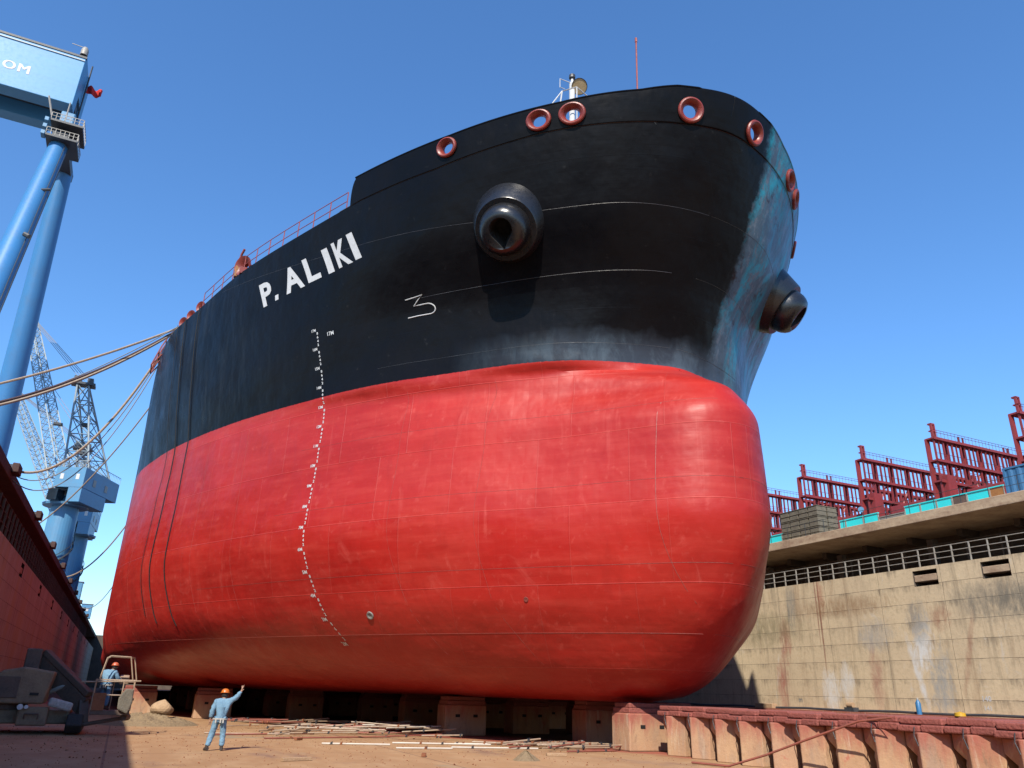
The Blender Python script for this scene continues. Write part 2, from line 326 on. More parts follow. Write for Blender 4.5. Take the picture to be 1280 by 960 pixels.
# ------------------------------------------------------------------ ship hull form (half breadths by level)
XC=19.3; YE=75.0
LV=[
(1.72,28.5,[(30,1.6),(33,2.6),(39,4.6),(51,9.6),(62,14.8),(75,18.5)]),
(2.0,27.0,[(28,2.0),(30,3.4),(35.9,6.2),(45,10.5),(51,12.8),(62,16.8),(75,19.6)]),
(2.6,25.4,[(26,1.5),(27.5,3),(30,4.8),(35.9,8.2),(45,12.6),(52,15.6),(60,18.4),(75,20.5)]),
(3.7,23.9,[(24.5,1.4),(26,3.0),(30,6.3),(35.9,10.2),(45,15),(52,18),(60,20.2),(75,21)]),
(5.45,22.3,[(23,1.6),(24.8,3.4),(30,7.9),(35.9,11.8),(45,16.6),(52,19.2),(58,20.5),(65,21),(75,21)]),
(8.5,21.2,[(21.7,1.5),(23.5,3.2),(26,5.3),(30,8.9),(35.9,12.9),(42,16),(47,18.2),(52,19.8),(58,20.8),(65,21),(75,21)]),
(12,21.2,[(21.7,1.4),(23.3,2.8),(26,4.9),(30,8.6),(35.9,12.7),(42,16),(47,18.1),(52,19.7),(58,20.8),(65,21),(75,21)]),
(13.4,21.95,[(22.4,1.1),(24,2.6),(26,4.4),(30,8.4),(35.9,12.65),(42,16),(47,18.1),(52,19.6),(58,20.8),(65,21),(75,21)]),
(14.2,23.2,[(23.6,1.4),(24.4,2.5),(26.2,4.4),(28,6.3),(30,8.2),(35.9,12.65),(42,16),(47,18.1),(52,19.6),(58,20.8),(65,21),(75,21)]),
(14.75,24.15,[(24.4,1.0),(25.0,2.1),(26.2,4.2),(28,6.4),(30,8.4),(35.9,12.7),(42,16),(47,18.1),(52,19.6),(58,20.8),(65,21),(75,21)]),
(15.1,24.6,[(24.75,.9),(25.2,2.4),(26.2,4.6),(27.5,6.2),(28.9,7.5),(30.4,8.8),(32,10.2),(34.2,11.8),(37.1,13.5),(41.9,16),(47,18.1),(51.9,19.6),(58.4,20.8),(65,21),(75,21)]),
(18,23.6,[(24.1,2.2),(25.8,4.8),(28,7.1),(30.4,9.3),(35.9,13.4),(41.9,16.5),(47,18.5),(52,20),(58,20.9),(65,21),(75,21)]),
(21.5,21.8,[(22.6,3.6),(24,5.6),(26.2,8),(30,11),(35.9,14.1),(42,17),(47,18.9),(52,20.3),(58,21),(75,21)]),
(25,20.1,[(20.4,1.7),(20.9,3.1),(22.85,6.25),(23.85,7.35),(27.3,10.3),(32,13.1),(35.9,14.9),(42,17.4),(47,19.1),(52,20.6),(58,21),(75,21)]),
(27,19.4,[(19.7,1.7),(20.2,3.1),(22.15,6.3),(23.15,7.5),(26.8,10.6),(31.6,13.4),(35.9,15.2),(42,17.5),(47,19.1),(52,20.6),(58,21),(75,21)]),
]
def pchip(x,y,xi):
    x=np.asarray(x,float);y=np.asarray(y,float);xi=np.asarray(xi,float)
    h=np.diff(x);d=np.diff(y,axis=0)/(h if y.ndim==1 else h[:,None])
    m=np.zeros_like(y)
    w1=2*h[1:]+h[:-1];w2=h[1:]+2*h[:-1]
    if y.ndim>1:w1=w1[:,None];w2=w2[:,None]
    ok=(d[:-1]*d[1:])>0
    with np.errstate(all='ignore'):
        mm=(w1+w2)/(w1/d[:-1]+w2/d[1:])
    m[1:-1]=np.where(ok,mm,0);m[0]=d[0];m[-1]=d[-1]
    i=np.clip(np.searchsorted(x,xi)-1,0,len(x)-2)
    t=(xi-x[i])/h[i];hh=h[i]
    if y.ndim>1:t=t[:,None];hh=hh[:,None]
    return (2*t**3-3*t**2+1)*y[i]+(t**3-2*t**2+t)*hh*m[i]+(-2*t**3+3*t**2)*y[i+1]+(t**3-t**2)*hh*m[i+1]
NT=121
TT=np.linspace(0,1,NT)
LZ=[l[0] for l in LV];TIP=[l[1] for l in LV];HB=[]
for z,tip,pts in LV:
    t=[0]+[((y-tip)/(YE-tip))**.5 for y,_ in pts];b=[0]+[b for _,b in pts]
    HB.append(pchip(t,b,TT))
HB=np.array(HB)
ZF=np.linspace(1.72,27,300);TIPF=pchip(LZ,TIP,ZF);HBF=pchip(LZ,HB,ZF)
def tipz(z): return np.interp(z,ZF,TIPF)
def hb(Y,z):
    zz=min(max(z,1.72),27);f=(zz-1.72)/(27-1.72)*299;i=min(int(f),298);f-=i
    row=HBF[i]*(1-f)+HBF[i+1]*f;tip=tipz(zz)
    if Y<=tip:return 0.0
    return float(np.interp(min(1,((Y-tip)/(YE-tip))**.5),TT,row))
YM = 232.0
def zdeck(Y): return float(np.interp(Y, [18, 22, 24, 26, 28, 32, 42, 46, 52, 400], [24.6, 24.5, 24.45, 24.3, 24.15, 24.2, 24.0, 23.6, 23.3, 23.3]))
def ztop(Y): return float(np.interp(Y, [18, 20.3, 21.0, 23, 27, 33], [26.1, 26.05, 25.82, 25.6, 25.45, 25.47]))
def hp(Y, z, side=-1, off=0.0):
    p = V(XC + side*hb(Y, z), Y, z)
    if off: p = p + hn(Y, z, side) * off
    return p
def hn(Y, z, side=-1):
    e = .12; a = V(XC + side*hb(Y+e, z), Y+e, z) - V(XC + side*hb(Y-e, z), Y-e, z); b = V(XC + side*hb(Y, z+e), Y, z+e) - V(XC + side*hb(Y, z-e), Y, z-e)
    n = a.cross(b).normalized()
    if n.x*side < 0: n = -n
    return n

ship = empty('cargo_ship', (XC, 21, 0), 'huge black and red bulk ship resting on blocks with its bow towards us', 'ship')
def build_hull():
    nt, ns = 170, 150; mb = MB(); rows = []
    for side in (-1, 1):
        g = []
        for j in range(ns+1):
            s = j/ns; s = s**1.15; r = []
            for i in range(nt+1):
                t = i/nt; z = 1.72 + 22.5*s
                for _ in range(4):
                    Y = float(tipz(z) + (YE - tipz(z))*t*t); z = 1.72 + (zdeck(Y) - 1.72)*s
                r.append((XC + side*hb(max(Y, tipz(z)), z), Y, z))
            # parallel body and a stern that narrows
            for Y, k in ((90, 1), (150, 1), (205, 1), (222, .8), (YM, .45)):
                z = 1.72 + (zdeck(Y)-1.72)*s; b = 18.5 + 2.5*min(1, (z-1.72)/1.6)**.5
                r.append((XC + side*b*(k if z > 10 else k**2), Y, z))
            g.append(r)
        n = len(g[0]); mb.add([p for r in g for p in r], [(j*n+i, j*n+i+1, (j+1)*n+i+1, (j+1)*n+i) for j in range(ns) for i in range(n-1)])
        rows.append(g)
    a, b = rows[0][0], rows[1][0]; n = len(a)
    mb.add(a + b, [(i, i+1, n+i+1, n+i) for i in range(n-1)])
    cap = [rows[0][j][-1] for j in range(ns+1)]; cap2 = [rows[1][j][-1] for j in range(ns+1)]
    mb.add(cap + cap2, [(j, j+1, ns+1+j+1, ns+1+j) for j in range(ns)])
    o = mb.build('hull', M['hull'], ship, smooth=True, merge=True)
    # deck
    d = MB(); a = [(p[0]+.02, p[1], p[2]-.03) for p in rows[0][-1]]; b = [(p[0]-.02, p[1], p[2]-.03) for p in rows[1][-1]]
    d.add(a + b, [(i, i+1, n+i+1, n+i) for i in range(n-1)]); d.build('deck', M['deck'], ship, merge=True)
build_hull()

# chocks: (Y, z, side, horizontal stretch, size)
CH = [(27.28, 24.93, -1, 1.12, .47), (23.84, 25.0, -1, 1.18, .48), (22.84, 25.02, -1, 1.18, .50), (20.42, 25.08, -1, 1.0, .56)]
CH += [(y - (.8 if y > 21 else .12), z, 1, k, s) for y, z, _, k, s in CH]
def build_bulwark():
    tmax = lambda z: ((32.75 - tipz(z))/(YE - tipz(z)))**.5
    nu, nv = 300, 26; cents = [(hp(y, z, sd), hn(y, z, sd), k, s) for y, z, sd, k, s in CH]
    mb = MB()
    for side in (-1, 1):
        g = []
        for j in range(nv+1):
            r = []
            for i in range(nu+1):
                u = i/nu; z = 25.2
                for _ in range(3):
                    zz = min(z, 26.9); Y = float(tipz(zz) + (YE-tipz(zz))*(u*tmax(zz))**2)
                    cut = max(0, (Y - 31.9)/.85); zt = ztop(Y) - max(0, 1.27*cut**2.2)
                    z = zdeck(Y) - .01 + (max(zt, zdeck(Y)+.01) - zdeck(Y) + .01)*j/nv
                r.append(Vector((XC + side*hb(Y, z), Y, z)))
            g.append(r)
        n = nu+1; fs = []
        for j in range(nv):
            for i in range(nu):
                c = (g[j][i] + g[j+1][i+1])/2; hole = False
                for C, N, k, s in cents:
                    d = c - C
                    if d.length < 1.2:
                        dz = d.z; dh = math.sqrt(max(0, d.length_squared - dz*dz))
                        if (dh/(k*s*.80))**2 + (dz/(s*.80))**2 < 1: hole = True
                if not hole: fs.append((j*n+i, j*n+i+1, (j+1)*n+i+1, (j+1)*n+i))
        mb.add([p for r in g for p in r], fs)
    o = mb.build('bulwark', M['hull'], ship, smooth=True, merge=True)
    sol = o.modifiers.new('plate', 'SOLIDIFY'); sol.thickness = .05; sol.offset = 0
    # rounded cap rail along the top
    for side in (-1, 1):
        pts = []
        for i in range(0, 121):
            u = i/120; Y = 20.0 + (31.9 - 19.75)*u**1.6; z = ztop(Y)
            Y = max(Y, float(tipz(z)) + .02*(i > 0)); pts.append(hp(Y, z, side))
        pts[0].x = XC
        MB().tube(pts, .05, 6).build('cap_rail', M['hull'], ship, smooth=True)
build_bulwark()
for y, z, sd_, k, s in CH:
    N = hn(y, z, sd_); C = hp(y, z, sd_) + N*.045
    rt_ = .36*s
    prof = [(-.04, s*.98), (.04, s*1.02), (.10, s*.96), (.12, s*.86), (.08, s*.72), (.0, s*.60), (-.12, s*.52), (-.24, s*.52), (-.26, s*.70), (-.20, s*.92), (-.08, s*.95), (-.04, s*.98)]
    MB().lathe(C, N, prof, 36, sx=k).build('chock', M['red_trim'], ship, smooth=True)

# anchor pipes: flared seat, stepped collar, rounded snout with a teardrop opening
def anchor_pipe(side):
    C = hp(26.16, 20.85, side); N = hn(26.16, 21.1, side); A = V(side*(.50 if side < 0 else .56), -.56, -.66).normalized()
    e = C + N*.05
    prof = [(-1.1, 1.98), (.56, 1.40), (.60, 1.06), (.78, 1.02), (1.35, .98), (1.62, .90), (1.82, .72), (1.90, .50)]
    o = MB().lathe(e, A, prof[:2] + [(.60, 1.36), (.60, 1.0)], 48).build('anchor_pipe', M['black'], ship, smooth=True)
    mb = MB(); n = 48; ax = A; a = ax.cross(V(0, 0, 1)).normalized(); b = a.cross(ax).normalized(); vs = []
    pr = [(.40, 1.14), (.62, 1.14), (.80, 1.12), (1.00, 1.08), (1.18, 1.0), (1.33, .88), (1.41, .72)]
    for h, r in pr:
        for k in range(n): t = 2*math.pi*k/n; vs.append(e + ax*h + a*r*math.cos(t) + b*r*math.sin(t))
    hole = []; inner = []
    for k in range(n):
        t = 2*math.pi*k/n; c, s_ = math.cos(t), math.sin(t)
        w = .50*c*(1 if s_ > -.2 else max(.10, 1 - 1.0*(-s_-.2))); hgt = .50*s_ + .12 if s_ > 0 else .90*s_ + .12
        hole.append(e + ax*(1.42 - .1*max(0, -s_)) + a*w + b*hgt); inner.append(e + ax*.6 + a*w*.8 + b*(hgt*.6 + .1))
    vs += hole; fs = [(i*n+k, i*n+(k+1)%n, (i+1)*n+(k+1)%n, (i+1)*n+k) for i in range(len(pr)) for k in range(n)]
    mb.add(vs, fs); mb.build('snout', M['black'], o, smooth=True).parent = o
    sn = bpy.data.objects[[x.name for x in bpy.data.objects if x.parent == o][-1]]
    for v in sn.data.vertices: v.co = v.co - Vector(ship.location)
    ib = MB(); ib.add(hole + inner, [(k, (k+1)%n, n+(k+1)%n, n+k) for k in range(n)] + [tuple(range(n, 2*n))])
    q = ib.build('bore', M['bore'], None, smooth=False); q.parent = o
    for v in q.data.vertices: v.co = v.co - Vector(ship.location)
anchor_pipe(-1); anchor_pipe(1)

# weld lines standing proud of the plating
def weld(pts, r, m): MB().tube(pts, r, 5).build('weld_seam', m, ship, smooth=True)
def lvl(z, Y0, Y1, side=-1, n=90): 
    return [hp(Y, z if not callable(z) else z(Y), side, .0) for Y in [Y0 + (Y1-Y0)*(i/n)**1.6 for i in range(n+1)]]
weld(lvl(lambda Y: zdeck(Y)-.0, 21.1, 33.5), .022, M['weldk'])
weld(lvl(18.88, 23.3, 31), .008, M['weldk']); weld(lvl(lambda Y: 21.3 + max(0, Y-27)*.13, 21.9, 44), .007, M['weldk'])
weld(lvl(15.95, 24.0, 33), .006, M['weldk'])
weld(lvl(9.5, 21.17, 38), .007, M['weld']); weld(lvl(6.45, 21.8, 44), .008, M['weld']); weld(lvl(4.12, 23.5, 60), .009, M['weld'])
weld(lvl(12.6, 21.5, 37), .006, M['weld'])
weld([hp(y_, z_, -1) for y_, z_ in [(22.9 + .004*k*k*0, 12.6 - k*.5) for k in range(0, 16)]], .012, M['weld'])
for Y in (28.5, 31.8, 41, 44.5, 50, 53):
    weld([hp(Y, 3.0 + k*.4, -1) for k in range(0, 30)], .006, M['weld'])
weld([hp(21.15, ztop(21.15) - k*.1, -1) for k in range(0, 15)], .016, M['weldk']); weld([hp(21.15, ztop(21.15) - k*.1, 1) for k in range(0, 15)], .016, M['weldk'])
for z_, y_ in ((21.3, 27), (18.88, 27), (15.95, 26), (9.5, 23.5), (6.45, 24), (4.12, 26)):
    weld(lvl(z_, float(tipz(z_))+.001, y_, 1, 30), .007, M['weldk'] if z_ > 15 else M['weld'])
# bow thruster grid disc / sea inlet
C = hp(33.72, 4.87, -1); N = hn(33.72, 4.87, -1)
MB().lathe(C, N, [(.02, .01), (.03, .10), (.05, .12), (.05, .17), (.0, .18)], 20).build('sea_inlet', M['greybox'], ship, smooth=True)
C = hp(27.4, 5.3, -1); MB().lathe(C, hn(27.4, 5.3), [(.02, .01), (.03, .09), (.0, .1)], 14).build('sea_inlet', M['weld'], ship, smooth=True)

# ------------------------------------------------------------------ lettering laid on the plating
def text_mesh(s, bold=0.0, res=3):
    cu = bpy.data.curves.new('t', 'FONT'); cu.body = s; cu.size = 1; cu.offset = bold; cu.resolution_u = res; cu.fill_mode = 'FRONT'
    o = bpy.data.objects.new('t', cu); col.objects.link(o); dg = bpy.context.evaluated_depsgraph_get(); dg.update()
    me = bpy.data.meshes.new_from_object(o.evaluated_get(dg)); bpy.data.objects.remove(o)
    bm = bmesh.new(); bm.from_mesh(me); bpy.data.meshes.remove(me); return bm
def walk(Y0, z, s):                      # go arc length s towards the bow from Y0
    Y = Y0; left = abs(s); sg = -1 if s > 0 else 1
    while left > 1e-4:
        d = min(left, .1); k = (hb(Y+.05, z) - hb(Y-.05, z))/.1; Y += sg*d/math.sqrt(1 + k*k); left -= d
    return Y
def lay(bm, Y0, z0, w, h, rise=0.0, off=.012):
    bmesh.ops.triangulate(bm, faces=bm.faces)
    for _ in range(2):
        le = [e for e in bm.edges if e.calc_length()*max(w, h) > .3]
        if le: bmesh.ops.subdivide_edges(bm, edges=le, cuts=1); bmesh.ops.triangulate(bm, faces=bm.faces)
    vs = []
    for v in bm.verts:
        s = v.co.x*w; z = z0 + v.co.y*h + s*rise; vs.append(hp(walk(Y0, z0, s), z, -1, off))
    bm.verts.index_update(); fs = [tuple(v.index for v in f.verts) for f in bm.faces]; bm.free(); return vs, fs
def lettering(name, items, m):
    mb = MB()
    for a in items: mb.add(*a)
    return mb.build(name, m, ship)
def tw(s, bold):
    bm = text_mesh(s, bold); xs = [v.co.x for v in bm.verts]; ys = [v.co.y for v in bm.verts]
    for v in bm.verts: v.co.x -= min(xs); v.co.y -= min(ys)
    return bm, max(xs)-min(xs), max(ys)-min(ys)
for ch, Ya, Yb, zb, zt_ in [('P', 39.75, 38.85, 21.06, 22.5), ('.', 38.80, 38.54, 21.14, 21.44), ('A', 37.9, 36.52, 21.2, 22.65), ('L', 36.25, 35.30, 21.28, 22.7), ('I', 34.80, 34.38, 21.28, 22.72), ('K', 34.08, 33.15, 21.33, 22.8), ('I', 32.98, 32.58, 21.38, 22.86)]:
    if ch in '.I':
        bm = bmesh.new(); bmesh.ops.create_grid(bm, x_segments=3, y_segments=4, size=.5); w = h = 1
        for v in bm.verts: v.co += V(.5, .5, 0)
    else: bm, w, h = tw(ch, .035)
    k = abs(hb(Ya, 21.5)-hb(Yb, 21.5)); arc = math.hypot(Ya-Yb, k)
    if ch != '.':
        for v in bm.verts: v.co.x -= v.co.y/h*.42*w/arc
    lettering('name_letter', [lay(bm, Ya, zb, arc/w, (zt_-zb)/h, .012)], M['white'])
items = []
for i in range(16):
    z = 18.56 - i*.99
    bm, w, h = tw('%dM' % (17-i), .02); items.append(lay(bm, 35.98+.30, z, .30/w, .15/h))
    if i < 15:
        for j, d in enumerate('8642'):
            bm, w, h = tw(d, .03); items.append(lay(bm, 35.98, z-.2*(j+1)+.02, .10/w, .13/h))
for it in items: lettering('draft_mark', [it], M['white'])
def stroke(pts, w):
    mb = MB(); q = [hp(y, z, -1, .012) for y, z in pts]
    mb.tube(q, w/2, 5); return mb
arc = [(30.50 - .26*math.sin(a), 18.35 + .24*math.cos(a)) for a in [math.pi*k/10 for k in range(11)]]
q = stroke([(31.28, 18.92), (30.9, 18.95), (30.52, 19.0), (30.8, 18.8), (31.05, 18.58), (30.8, 18.585)] + arc + [(31.0, 18.12), (31.42, 18.10)], .055)
o = q.build('bow_symbol', M['white'], ship)
bm, w, h = tw('17M', .02); lettering('small_marking', [lay(bm, 35.35, 18.15, .42/w, .2/h)], M['white'])

# ------------------------------------------------------------------ deck gear
def rail_part(pts, h, name, m, parent, levels=(1.0, .66, .33), r=.022, pr=.028, step=1):
    for l in levels: MB().tube([Vector(p)+V(0, 0, h*l) for p in pts], r, 5).build('rail', m, parent)
    for p in pts[::step]: MB().tube([p, Vector(p)+V(0, 0, h)], pr, 5).build('rail_post', m, parent)
pts = [hp(33.2 + 1.25*k, zdeck(33.2 + 1.25*k), -1) + V(.12, 0, 0) for k in range(12)]
rail_part(pts, 1.08, 'rail', M['red_pole'], ship, levels=(1.0, .5))
pts = [hp(57 + 2.5*k, 23.3, -1) + V(.12, 0, 0) for k in range(8)]
rail_part(pts, 1.08, 'rail', M['red_pole'], ship)
def roller(Y, s):
    p = hp(Y, zdeck(Y), -1) + V(.35, 0, 0)
    o = MB().lathe(p + V(0, 0, .62*s), V(-.75, -.6, -.1), [(-.35*s, .30*s), (-.2*s, .3*s), (0, .36*s), (.22*s, .62*s), (.27*s, .62*s), (.22*s, .5*s), (0, .22*s), (-.2*s, .18*s)], 24).build('fairlead', M['red_trim'], ship, smooth=True)
    q = MB().box(p + V(0, 0, .2*s), (.6*s, .8*s, .42*s)).build('pedestal', M['red_trim'], None); q.parent = o
    for v in q.data.vertices: v.co = v.co - Vector(ship.location)
for Y, s in ((42.3, 1.0), (47.6, .62), (49.0, .6), (50.2, .6), (55.5, .6), (57.2, .6)): roller(Y, s)
p = hp(43.6, 24, -1) + V(.5, 0, 0)
MB().tube([p, p+V(0, 0, 1.6), p+V(.05, -.15, 2.0), p+V(.15, -.4, 2.25)], .07, 8).build('vent_pipe', M['red_pole'], ship, smooth=True)
MB().box(p+V(0, -.9, .35), (.4, .35, .7)).build('deck_box', M['orangebox'], ship, bevel=.03)
# gangway frame at the shoulder
mb = MB(); p = hp(54.5, 23.3, -1)
for a in (0, .9, 1.8): mb.tube([p+V(-.5, a, -1.2), p+V(-.1, a, .3), p+V(.2, a, 1.1)], .05, 5); mb.tube([p+V(-.5, a, -1.2), p+V(.2, a, 0)], .04, 5)
for h in (0., .5, 1.0): mb.tube([p+V(-.5+.6*h, 0, -1.2+2.1*h), p+V(-.5+.6*h, 1.8, -1.2+2.1*h)], .04, 5)
mb.build('ladder_frame', M['red_pole'], ship)
# foremast with floodlight and its little white railing
mst = MB().tube([(14.0, 24.5, 24.3), (14.0, 24.5, 28.5)], .14, 10).tube([(14.0, 24.5, 28.5), (14.0, 24.5, 28.95)], .07, 8).build('foremast', M['white'], ship, smooth=True)
def sub(mb, name, m, par, **k):
    q = mb.build(name, m, None, **k); q.parent = par
    for v in q.data.vertices: v.co = v.co - Vector(ship.location)
    return q
ax = V(-.2, -.75, -.62).normalized(); c = V(14.25, 24.3, 28.25)
sub(MB().lathe(c, ax, [(-.28, .05), (-.25, .20), (-.05, .33), (.05, .37), (.10, .38), (.10, .36)], 24), 'lamp_housing', M['dark_steel'], mst, smooth=True)
sub(MB().lathe(c, ax, [(.085, .0), (.085, .35)], 24), 'lens', M['cream'], mst)
sub(MB().lathe((14, 24.5, 28.75), V(0, 0, 1), [(0, .1), (.05, .15), (.22, .15), (.3, .05), (.3, 0)], 12), 'mast_light', M['dark_steel'], mst, smooth=True)
mb = MB(); q = [V(13.0, 24.2, 25), V(13.3, 24.2, 27.5), V(13.9, 23.9, 27.75), V(15.0, 24.0, 27.3), V(15.1, 24.0, 25)]; mb.tube(q, .035, 5)
mb.tube([(12.6, 24.3, 26.2), (13.3, 24.2, 27.5)], .03, 5); mb.tube([(13.9, 23.9, 25), (13.9, 23.9, 27.75)], .03, 5); mb.tube([(13.3, 24.2, 26.9), (15.0, 24, 26.8)], .025, 5); mb.tube([(13.6, 24.5, 28.0), (13.35, 24.5, 28.0), (13.35, 24.5, 28.5), (13.9, 24.5, 28.5)], .02, 5)
sub(mb, 'platform_rail', M['white'], mst)
MB().tube([(16.55, 23, 24.3), (16.65, 23, 30.9)], .04, 8).tube([(16.65, 23, 30.9), (16.65, 23, 31.15)], .06, 8).build('jack_staff', M['red_pole'], ship, smooth=True)
for side in (1,):
    for Y, z, s in ((30.5, 22.6, .5),):
        MB().lathe(hp(Y, z, side), hn(Y, z, side), [(.02, s), (.1, s), (.13, s*.8), (.02, s*.6), (-.1, s*.5)], 24).build('chock', M['red_trim'], ship, smooth=True)

# ------------------------------------------------------------------ dock: floor, walls, quays
XL, XR = -8.4, 46.5; ZW, ZS0, ZS = 10.42, 13.34, 14.0; Y0, Y1 = -80, 262
o = MB().add([(XL-8, Y0, 0), (XR+8, Y0, 0), (XR+8, Y1, 0), (XL-8, Y1, 0)], [(0, 1, 2, 3)]).build('dock_floor', M['floor']); tag(o, kind='structure')
o = MB().bb(-3000, XL-5.9, -3000, 3000, ZS-1.5, ZS-.004).build('quay_ground', M['quay']); tag(o, kind='structure')
o = MB().bb(XR+5.9, 3000, -3000, 3000, ZS-1.5, ZS-.004).build('quay_ground', M['quay']); tag(o, kind='structure')
o = MB().bb(XL-5.9, XR+5.9, Y1+2, 3000, ZS-1.5, ZS-.004).build('quay_ground', M['quay']); tag(o, kind='structure')
o = MB().bb(XL-5.9, XR+5.9, -3000, Y0-2, ZS-1.5, ZS-.004).build('quay_ground', M['quay']); tag(o, kind='structure')
def dock_wall(X, sgn, mat, slabmat, niches, label):
    w = empty('dock_wall', (X, 60, 0), label, 'wall')
    f = MB(); ns = sorted(niches)
    # each niche an opening 1.9 x 1.0 m
    f.add([(X, Y0, 0), (X, Y1, 0), (X, Y1, 9.2), (X, Y0, 9.2)], [(0, 1, 2, 3)])
    f.add([(X, Y0, 10.2), (X, Y1, 10.2), (X, Y1, ZW), (X, Y0, ZW)], [(0, 1, 2, 3)])
    cur = Y0
    for y in ns:
        f.add([(X, cur, 9.2), (X, y-.9, 9.2), (X, y-.9, 10.2), (X, cur, 10.2)], [(0, 1, 2, 3)]); cur = y+.9
    f.add([(X, cur, 9.2), (X, Y1, 9.2), (X, Y1, 10.2), (X, cur, 10.2)], [(0, 1, 2, 3)])
    f.add([(X, Y0, ZW), (X, Y1, ZW), (X+sgn*5.8, Y1, ZW), (X+sgn*5.8, Y0, ZW)], [(0, 1, 2, 3)])
    f.build('wall_face', mat, w, merge=True)
    for y in ns:
        r = MB(); d = X + sgn*.9
        r.add([(X, y-.9, 9.2), (X, y+.9, 9.2), (X, y+.9, 10.2), (X, y-.9, 10.2), (d, y-.9, 9.2), (d, y+.9, 9.2), (d, y+.9, 10.2), (d, y-.9, 10.2)], [(0, 1, 5, 4), (1, 2, 6, 5), (2, 3, 7, 6), (3, 0, 4, 7), (4, 5, 6, 7)])
        n = r.build('niche', M['gallery'] if sgn > 0 else M['bore'], w)  # left niches have their shade put into a near-black colour
        l = MB().bb(X+sgn*.05 - .0, X+sgn*.86, y-.86, y+.86, 9.50, 9.92).build('ledge', M['slab'], None, bevel=.03); l.parent = n
        for v in l.data.vertices: v.co = v.co - Vector(w.location)
    s = MB().bb(X-sgn*.0, X+sgn*5.9, Y0, Y1, ZS0, ZS).build('deck_slab', slabmat, w, bevel=.04)
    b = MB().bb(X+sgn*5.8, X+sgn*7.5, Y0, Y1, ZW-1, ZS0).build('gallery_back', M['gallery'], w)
    k = MB()
    for i in range(int((Y1-Y0)/4.025)):                        # ribs under the slab
        y = Y0 + 2 + i*4.025; k.bb(X+sgn*4.0, X+sgn*5.78, y-.2, y+.2, ZS0-.5, ZS0-.004)
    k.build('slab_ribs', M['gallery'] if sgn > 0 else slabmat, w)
    k = MB()
    for i in range(int((Y1-Y0)/8.05)):
        y = Y0 + 3.8 + i*8.05; k.bb(X+sgn*3.2, X+sgn*3.7, y-.25, y+.25, ZW, ZS0-.56)
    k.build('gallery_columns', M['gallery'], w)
    return w
wr = dock_wall(XR, 1, M['wall_right'], M['slab'], [18.8, 30.1, 34.9, 51.3, 66, 82, 98], 'sunlit stained concrete dock wall on the right with an overhanging quay slab')
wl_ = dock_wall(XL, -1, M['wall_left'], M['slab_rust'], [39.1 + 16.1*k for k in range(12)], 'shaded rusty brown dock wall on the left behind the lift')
for yy, nm, lb in ((Y1+1, 'dock_wall', 'far end wall of the dock behind the ship stern'), (Y0-1, 'dock_gate', 'steel gate closing the dock behind the viewer')):
    o = MB().bb(XL-6, XR+6, yy-1, yy+1, 0, ZS+.02).build(nm, M['gallery']); tag(o, lb, 'wall' if nm == 'dock_wall' else 'gate')
# ledge along the foot of the right wall, with a pipe on it
MB().bb(XR-1.1, XR+.001, Y0, Y1, 0, 1.38).build('foot_ledge', M['block'], wr)
tag(MB().tube([(XR-.6, 22+2*k, 1.38+.09+.03*math.sin(k*1.7)) for k in range(40)], .08, 8).build('pipe', M['dark_steel']), 'long dark pipe lying on the ledge at the foot of the right wall', 'pipe')
# wall figures
def wall_text(s, Y, z, h):
    bm = text_mesh(s, .02); vs = [(XR-.012, Y - v.co.x*h*1.0, z + v.co.y*h) for v in bm.verts]; bm.verts.index_update(); fs = [tuple(v.index for v in f.verts) for f in bm.faces]; bm.free(); return vs, fs
mb = MB(); mb.add(*wall_text('140', 32.55, 2.25, .42)); mb.add(*wall_text('141', 32.5, 1.75, .36)); mb.build('painted_numbers', M['white'], wr)
mb = MB(); mb.add(*wall_text('m', 47.2, 1.9, .5)); mb.build('painted_mark', M['greybox'], wr)

def guard_rail(X, ya, yb, pitch, z, h, m, label, levels=(1, .68, .36), r=.028, pr=.045, name='guard_rail', group=None):
    g = empty(name, (X, ya, z), label, 'railing', group); n = int((yb-ya)/pitch)
    for l in levels: MB().tube([(X, ya, z+h*l), (X, ya+n*pitch, z+h*l)], r, 5).build('rail', m, g)
    for k in range(n+1): MB().box((X, ya+k*pitch, z+h/2), (pr*1.6, pr*1.6, h)).build('post', m, g)
    return g
guard_rail(XR+.12, 14.5, 76, 1.22, ZW, 1.15, M['galv'], 'pale grey walkway railing along the top of the right dock wall')
guard_rail(XR+3.0, 14.5, 76, 2.4, ZW, 1.9, M['gallery'], 'dim inner railing in the shadow of the right gallery', levels=(1, .5))
guard_rail(XL-.12, 42, 200, 1.8, ZW, 1.9, M['gallery'], 'dark rusty railing along the gallery of the left wall', levels=(1, .66, .33), pr=.09)
guard_rail(XR+.35, 26, 66, 1.9, ZS, 1.05, M['dark_steel'], 'thin dark railing at the edge of the right quay', levels=(1, .5), r=.018, pr=.02)
for k in range(9):
    e = empty('edge_fender', (XL, 55.4+15.9*k, ZS), 'square timber fender jutting from the left quay edge', 'fender', 'fenders along the left quay edge')
    MB().bb(XL+.02, XL+.42, 55.4+15.9*k-.7, 55.4+15.9*k+.7, ZS-.30, ZS+.28).build('fender_block', M['slab_rust'], e, bevel=.05)
    MB().bb(XL-.6, XL+.02, 55.4+15.9*k-.5, 55.4+15.9*k+.5, ZS+.002, ZS+.2).build('bracket', M['dark_steel'], e)
